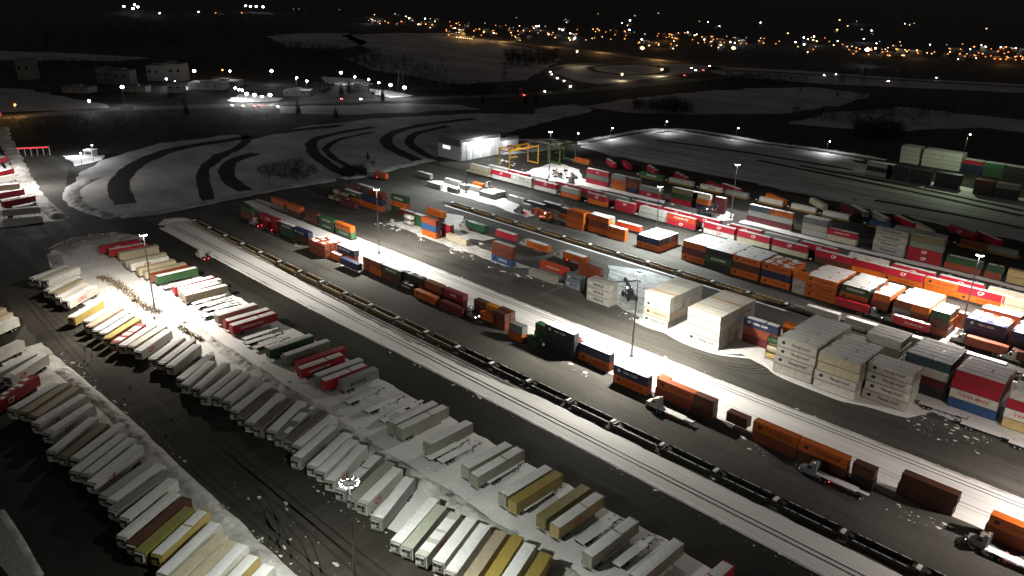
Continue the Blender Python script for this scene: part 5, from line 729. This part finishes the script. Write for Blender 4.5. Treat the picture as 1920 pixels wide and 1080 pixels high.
stacker(-158, 228, 2.6, MDK, 'dark container lift with raised boom behind the stacked grey containers'); stacker(-248, 281, -2.5, MOR, 'orange container lift with headlights before the orange stacks'); stacker(-200, 350, .4, MDK, 'dark container lift working beside the maroon stack beyond the trains')
for i in range(6):
    thing('tractor_truck', TP['W' if i % 3 else 'G'], (-318 + i * 5.2, 352 + (i * 7 % 5) * 3.1, 0), .5 + i * .9, ['white', 'grey', 'white', 'white', 'grey', 'white'][i] + ' tractor truck, ' + ordn(i) + ' from left among the parked ones near the green crane', 'truck', 'parked tractor trucks near the green crane') if i else None
# ------------------------------------------------------------------ woods, trees
def inpoly(x, y, p):
    c = False
    for i in range(len(p)):
        (a, d), (e, f) = p[i], p[i - 1]
        if (d > y) != (f > y) and x < (e - a) * (y - d) / (f - d) + a: c = not c
    return c
def tree_mesh(kind, rr, b=None, ox=0, oy=0, sc=1., n=70):
    b = b or MB(); h = rr.uniform(8, 13) * sc
    if kind == 'c':
        for i in range(n):
            t = rr.random() ** .7; z = .8 + (h - .8) * (1 - t); r = (.25 + 2.6 * sc * t) * rr.uniform(.55, 1.1); a = rr.uniform(0, 2 * PI); s = rr.uniform(.5, 1.1) * (.5 + t) * sc
            c = Vector((ox + r * .7 * math.cos(a), oy + r * .7 * math.sin(a), z)); o = Vector((math.cos(a), math.sin(a), -.35)) * s; q = Vector((-math.sin(a), math.cos(a), 0)) * s * .6
            b.tri(tuple(c - o * .4 + q), tuple(c + o), tuple(c - o * .4 - q))
    else:
        for i in range(n):
            a = rr.uniform(0, 2 * PI); e = rr.uniform(.25, 1.35); r0 = rr.uniform(0, h * .42); c = Vector((ox, oy, h * .35)) + Vector((math.cos(a) * math.cos(e), math.sin(a) * math.cos(e), math.sin(e))) * r0
            d = Vector((rr.uniform(-1, 1), rr.uniform(-1, 1), rr.uniform(.1, 1.2))).normalized() * rr.uniform(.9, 2.2) * sc; w = Vector((-d.y, d.x, 0)) * .09 + Vector((0.06, 0.02, .05))
            b.tri(tuple(c + w), tuple(c + d), tuple(c - w))
    return b, h
WL = dict(w1='dark band of woodland above the industrial lamps', w2='dark bare wood beside the far highway', w3='dark wood beyond the right-hand snow field', w4='small dark thicket by the far road', w5='long dark wood at the upper left', w6='dark woodland belt near the top left horizon', w7='dark scrub inside the curved road loop', w8='dark scrub beside the far yard corner', w9='dark wooded rise below the lit highway', w10='dark scrubland along the left highway', w11='dark thicket right of the industrial lamps', w12='dark grove left of the interchange', w13='dark thicket near the far container yard')
for i, (k, p) in enumerate(WOOD.items()):
    rr = random.Random(i); xs = [q[0] for q in p]; ys = [q[1] for q in p]; b = MB(); n = 0; tries = 0
    d = math.hypot(sum(xs) / len(xs), sum(ys) / len(ys)); sc = .45 if k in ('w7', 'w8') else .6 if k == 'w10' else 1.
    N = 420 if k not in ('w6', 'w5') else 650
    while n < N and tries < 9000:
        tries += 1; x = rr.uniform(min(xs), max(xs)); y = rr.uniform(min(ys), max(ys))
        if not inpoly(x, y, p) or noise.noise(Vector((x * .02, y * .02, i))) < -.25: continue
        tree_mesh('c' if rr.random() < .3 else 'b', rr, b, x, y, sc * rr.uniform(.7, 1.3) * (1.6 if d > 1200 else 1), 26); n += 1
    o = link('woodland', b.mesh('woodland', [M_NEED if i % 2 else M_TWIG])); tag(o, WL[k], 'woodland', None, 'stuff')
TREE.sort()
for i, (x, y) in enumerate(TREE):
    rr = random.Random(100 + i); k = 'c' if i % 3 else 'b'; sc = 1.25 if x < -500 else .55
    b, h = tree_mesh(k, rr, None, 0, 0, sc, 260); cr = b.mesh('crown', [M_NEED if k == 'c' else M_TWIG]); b = MB(); b.cyl((0, 0, -.2), (0, 0, h * .8), .22, .06, 7, 0)
    for q in range(6): a = q * 1.1; b.cyl((0, 0, h * (.25 + .08 * q)), (math.cos(a) * 1.3 * sc, math.sin(a) * 1.3 * sc, h * (.4 + .08 * q)), .07, .02, 5, 0)
    thing('conifer_tree' if k == 'c' else 'bare_tree', [('trunk', b.mesh('trunk', [M_BARK])), ('crown', cr)], (x, y, -.1), 0, ('dark conifer tree' if k == 'c' else 'bare dark tree') + ', ' + ordn(i) + ' from far left among the lone trees outside the yard', 'tree', 'lone trees outside the yard')
def reeds(name, pts, w, n, hh, lab):
    L = crom(pts, 1.); rr = random.Random(len(name) + n); b = MB()
    for i in range(n):
        p = L[rr.randrange(len(L))]; x = p.x + rr.gauss(0, w * .4); y = p.y + rr.gauss(0, w * .4); h = hh * rr.uniform(.4, 1.1); a = rr.uniform(0, PI); u = (.16 * math.cos(a), .16 * math.sin(a)); lx, ly = rr.uniform(-.5, .5) * h, rr.uniform(-.5, .5) * h
        b.tri((x - u[0], y - u[1], 0), (x + u[0], y + u[1], 0), (x + lx, y + ly, h))
    o = link(name, b.mesh(name, [M_REED])); tag(o, lab, 'dry grass', None, 'stuff')
reeds('dry_grass', [(-310, 92), (-300, 93.5), (-288, 93.5), (-276, 92.5), (-268, 92.5), (-261, 94)], 2.9, 2900, .6, 'brown dry grass patch in the snow by the lit mast')
reeds('dry_grass', [(-245, 94.2), (-238, 93.8), (-229, 94.6)], 1.8, 800, .55, 'smaller brown dry grass patch beside the reefer trailers')
def bush(x, y, lab):
    rr = random.Random(int(-x)); b = MB()
    for i in range(140):
        a = rr.uniform(0, 2 * PI); e = rr.uniform(.1, 1.5); d = Vector((math.cos(a) * math.cos(e), math.sin(a) * math.cos(e), math.sin(e))); c = d * rr.uniform(.1, 1.1); w = Vector((-d.y, d.x, .1)) * .08; b.tri(tuple(c + w), tuple(c + d * .6), tuple(c - w))
    s = MB(); s.cyl((0, 0, 0), (0, 0, .6), .07, .04, 6, 0)
    thing('bush', [('foliage', b.mesh('foliage', [M_TWIG])), ('stem', s.mesh('stem', [M_BARK]))], (x, y, 0), 0, lab, 'bush', 'bushes in the snow')
bush(-276.5, 91.5, 'small dark bush at the lower edge of the brown grass'); bush(-256.5, 90.5, 'small dark bush right of the mast foot in bright snow'); bush(-246.4, 96.5, 'small dark bush above the smaller brown grass patch'); bush(-112, 97.5, 'dark shrub on the snow bank near the angled white trailer')
# ------------------------------------------------------------------ pylons, buildings, houses
PYL.sort()
for i, (x, y) in enumerate(PYL):
    b = MB(); h = 34
    def w(z): return 3.4 * (1 - z / h) + .5
    for k in range(8):
        za, zb = h * k / 8, h * (k + 1) / 8
        for sx, sy in ((1, 1), (1, -1), (-1, -1), (-1, 1)):
            b.bar((sx * w(za), sy * w(za), za), (sx * w(zb), sy * w(zb), zb), .22); b.bar((sx * w(za), sy * w(za), za), (-sy * w(zb), sx * w(zb), zb), .14)
    legs = b.mesh('lattice', [M_DARK]); b = MB()
    for z, l in ((h - 2, 5), (h - 7, 7), (h - 12, 6)): b.bar((-l, 0, z), (l, 0, z), .3); b.bar((-l, 0, z), (0, 0, z + 1.6), .15); b.bar((l, 0, z), (0, 0, z + 1.6), .15)
    thing('power_pylon', [('lattice', legs), ('cross_arm', b.mesh('cross_arm', [M_DARK]))], (x, y, -.2), 1. + i * .1, 'dark steel power pylon, ' + ordn(i) + ' from far left of the pylon line', 'pylon', 'power pylons')
WN = emit('lit_window', (1, .66, .3), 14)
BL_ = sorted(BLD)
for i, (x, y, a, c, h) in enumerate(BL_):
    b = MB(); b.box(-a / 2, -c / 2, 0, a / 2, c / 2, h, 0); wl_ = b.mesh('wall', [flat('industrial_wall%d' % (i % 3), [(.12, .12, .1), (.07, .07, .065), (.14, .135, .12)][i % 3], .7)])
    b = MB(); b.box(-a / 2 - .3, -c / 2 - .3, h, a / 2 + .3, c / 2 + .3, h + .7, 0); b.box(-a * .2, -c * .2, h + .7, a * .1, c * .15, h + 2.4, 0); rf_ = b.mesh('roof', [flat('industrial_roof', (.09, .09, .09), .8)])
    b = MB()
    for q in range(max(2, int(a / 8))): b.box(-a / 2 + 2 + q * 8, -c / 2 - .12, h * .55, -a / 2 + 5 + q * 8, -c / 2, h * .7, 0)
    thing('industrial_building', [('wall', wl_), ('roof', rf_), ('window', b.mesh('window', [M_GLASS]))], (x, y, -.2), .75, ('tall' if h > 15 else 'low') + ' dim industrial building, ' + ordn(i) + ' from far left in the lamp-lit estate', 'building', 'industrial buildings of the lamp-lit estate')
HMm = []
for v in range(3):
    b = MB(); a, c, h = 9 + v * 2, 8, 4.5 + v; b.box(-a / 2, -c / 2, 0, a / 2, c / 2, h, 0); k = len(b.v)
    b.v += [(-a / 2 - .4, -c / 2 - .4, h), (a / 2 + .4, -c / 2 - .4, h), (a / 2 + .4, c / 2 + .4, h), (-a / 2 - .4, c / 2 + .4, h), (-a / 2 - .4, 0, h + 2.6), (a / 2 + .4, 0, h + 2.6)]
    for f in ((0, 1, 5, 4), (2, 3, 4, 5), (3, 0, 4), (1, 2, 5)): b.f.append([k + q for q in f]); b.m.append(1)
    b.box(-a / 2 + 1, -c / 2 - .06, 1.2, -a / 2 + 2.4, -c / 2, 2.5, 2 if v else 3); b.box(a / 2 - 3, -c / 2 - .06, 1.2, a / 2 - 1.4, -c / 2, 2.5, 3)
    HMm.append(b.mesh('house', [flat('house_wall', (.2, .17, .14), .8), flat('house_roof_snow', (.5, .5, .5), .8), WN, M_GLASS]))
for i in range(90):
    x, y, c = TOWN[(i * 3) % len(TOWN)]; rr = random.Random(i)
    o = link('house', HMm[i % 3], None, (x + rr.uniform(-22, 22), y + rr.uniform(8, 26), -.2), rr.uniform(0, PI)); tag(o, 'small dim house among the lamps of the distant town', 'house', 'houses of the distant town')
# ------------------------------------------------------------------ road vehicles far away
b = MB(); b.prism([(-2.2, .3), (2.2, .3), (2.2, .85), (1.3, .95), (.7, 1.45), (-1.2, 1.45), (-1.9, .95), (-2.2, .9)], -.85, .85, 0); MF = emit('far_headlight', (1, .96, .88), 160); MT = emit('far_tail_light', (1, .04, .03), 60)
cb = b.mesh('body', [flat('car_paint', (.2, .2, .21), .3)]); b = MB(); b.cyl((0, -.1, 0), (0, .1, 0), .33, .33, 10, 0); cw = b.mesh('wheel', [M_TYRE]); b = MB(); b.box(0, -.2, -.2, .06, .2, .2); ch_ = b.mesh('headlight', [MF]); ct_ = b.mesh('tail_light', [MT])
CARS = sorted(CAR)
for i, (x, y, c) in enumerate(CARS):
    rz = math.atan2(-y, -x) if c == 'h' else math.atan2(y, x)
    rz += .15
    p = [('body', cb)] + [('wheel', cw, (xx, yy, .33)) for xx in (-1.35, 1.35) for yy in (-.8, .8)] + [('headlight', ch_, (2.21, s, .68)) for s in (-.6, .6)] + [('tail_light', ct_, (-2.27, s, .75)) for s in (-.65, .65)]
    thing('car', p, (x, y, -.07), rz, ('car with bright headlights' if c == 'h' else 'car showing red tail lights') + ', ' + ordn(i) + ' from far left on the distant highway', 'car', 'cars on the distant highway')
    if c == 'h': lamp(x + 4 * math.cos(rz), y + 4 * math.sin(rz), .9, 260, (1, .95, .85), .1)
for i, (x, y, rz, lk, lab) in enumerate([(-600, 628, -.75, 'RDn', 'red box trailer on the distant highway by the tail lights'), (-731, 165, -.9, 'OOn', 'orange-lit box trailer on the far left highway')]):
    thing('box_trailer', trailer_parts('dry', lk, 15.6), (x, y, -.05), rz, lab, 'trailer')
lamp(-728, 160, 9, 3500, (1, .5, .15), .3)
# gate and kiosk
(gx0, gy0), (gx1, gy1) = PLY['gate']; L = math.hypot(gx1 - gx0, gy1 - gy0); ga = math.atan2(gy1 - gy0, gx1 - gx0)
b = MB(); b.box(0, -2.5, 5.2, L, 2.5, 6.2, 0); cano = b.mesh('canopy', [M_DARK]); b = MB(); b.box(0, -2.6, 5.4, L, -2.5, 6.0, 0); st_ = b.mesh('light_strip', [emit('red_strip', (1, .02, .06), 1.5)]); b = MB()
for q in range(6): b.box(q * (L - .4) / 5, -.2, 0, q * (L - .4) / 5 + .4, .2, 5.2, 0)
thing('gate_canopy', [('canopy', cano), ('light_strip', st_), ('columns', b.mesh('columns', [M_STEEL]))], (gx0, gy0, 0), ga, 'gate canopy with a thin red light strip at the far left', 'gate canopy')
kx, ky = MISC['kiosk'][0]; b = MB(); b.box(-3, -2.5, 0, 3, 2.5, 3.4, 0); kw = b.mesh('wall', [flat('white_cladding', (.75, .75, .74))]); b = MB(); b.box(-3.4, -2.9, 3.4, 3.4, 2.9, 3.8, 0); kr = b.mesh('roof', [M_SNOW]); b = MB(); b.box(-2, -2.56, 1.2, 2, -2.5, 2.6, 0)
thing('gate_kiosk', [('wall', kw), ('roof', kr), ('window', b.mesh('window', [M_GLASS]))], (kx + 6, ky + 4, 0), .7, 'small white kiosk in a bright light pool at left', 'kiosk')
lamp(kx + 2, ky - 3, 7, 9000, (.95, .98, 1), .3)
# ------------------------------------------------------------------ camera, sky, moonless night light
cd = bpy.data.cameras.new('camera'); cam = bpy.data.objects.new('camera', cd); COL.objects.link(cam)
cd.sensor_width = 36; cd.lens = 27.4085; cd.clip_start = 1; cd.clip_end = 90000
rt = Vector((.71332311, .70042471, .02398688)); fw = Vector((-.64613558, .67051943, -.36457166)); up = Vector((-.27143867, .24455861, .93086633))
cam.matrix_world = Matrix(((rt.x, up.x, -fw.x, 0), (rt.y, up.y, -fw.y, 0), (rt.z, up.z, -fw.z, 110), (0, 0, 0, 1))); scene.camera = cam
w = bpy.data.worlds.new('World'); scene.world = w; w.use_nodes = True; n = w.node_tree.nodes; l = w.node_tree.links; bg = n['Background']
sk = n.new('ShaderNodeTexSky'); sk.sky_type = 'NISHITA'; sk.sun_disc = False; sk.sun_elevation = math.radians(4); sk.sun_rotation = math.radians(200)
hs = n.new('ShaderNodeHueSaturation'); hs.inputs['Saturation'].default_value = .12; l.new(sk.outputs['Color'], hs.inputs['Color'])
mx = n.new('ShaderNodeMix'); mx.data_type = 'RGBA'; mx.blend_type = 'MULTIPLY'; mx.inputs[0].default_value = 1; mx.inputs[7].default_value = (1, .92, .9, 1); l.new(hs.outputs['Color'], mx.inputs[6]); l.new(mx.outputs[2], bg.inputs['Color'])
bg.inputs['Strength'].default_value = .026
sd = bpy.data.lights.new('night_glow_fill', 'SUN'); sd.energy = .003; sd.angle = math.radians(20); sd.color = (1, .95, .9); so = bpy.data.objects.new('night_glow_fill', sd); COL.objects.link(so); so.rotation_euler = (math.radians(50), 0, math.radians(200))  # weak sun lamp added as a faint overcast night glow
scene.view_settings.view_transform = 'Standard'; scene.view_settings.look = 'None'; scene.view_settings.exposure = 0; scene.view_settings.gamma = 1
scene.cycles.use_denoising = True; scene.cycles.sample_clamp_indirect = 3; scene.cycles.sample_clamp_direct = 0; scene.cycles.max_bounces = 4; scene.cycles.diffuse_bounces = 2; scene.cycles.glossy_bounces = 2; scene.cycles.use_light_tree = True
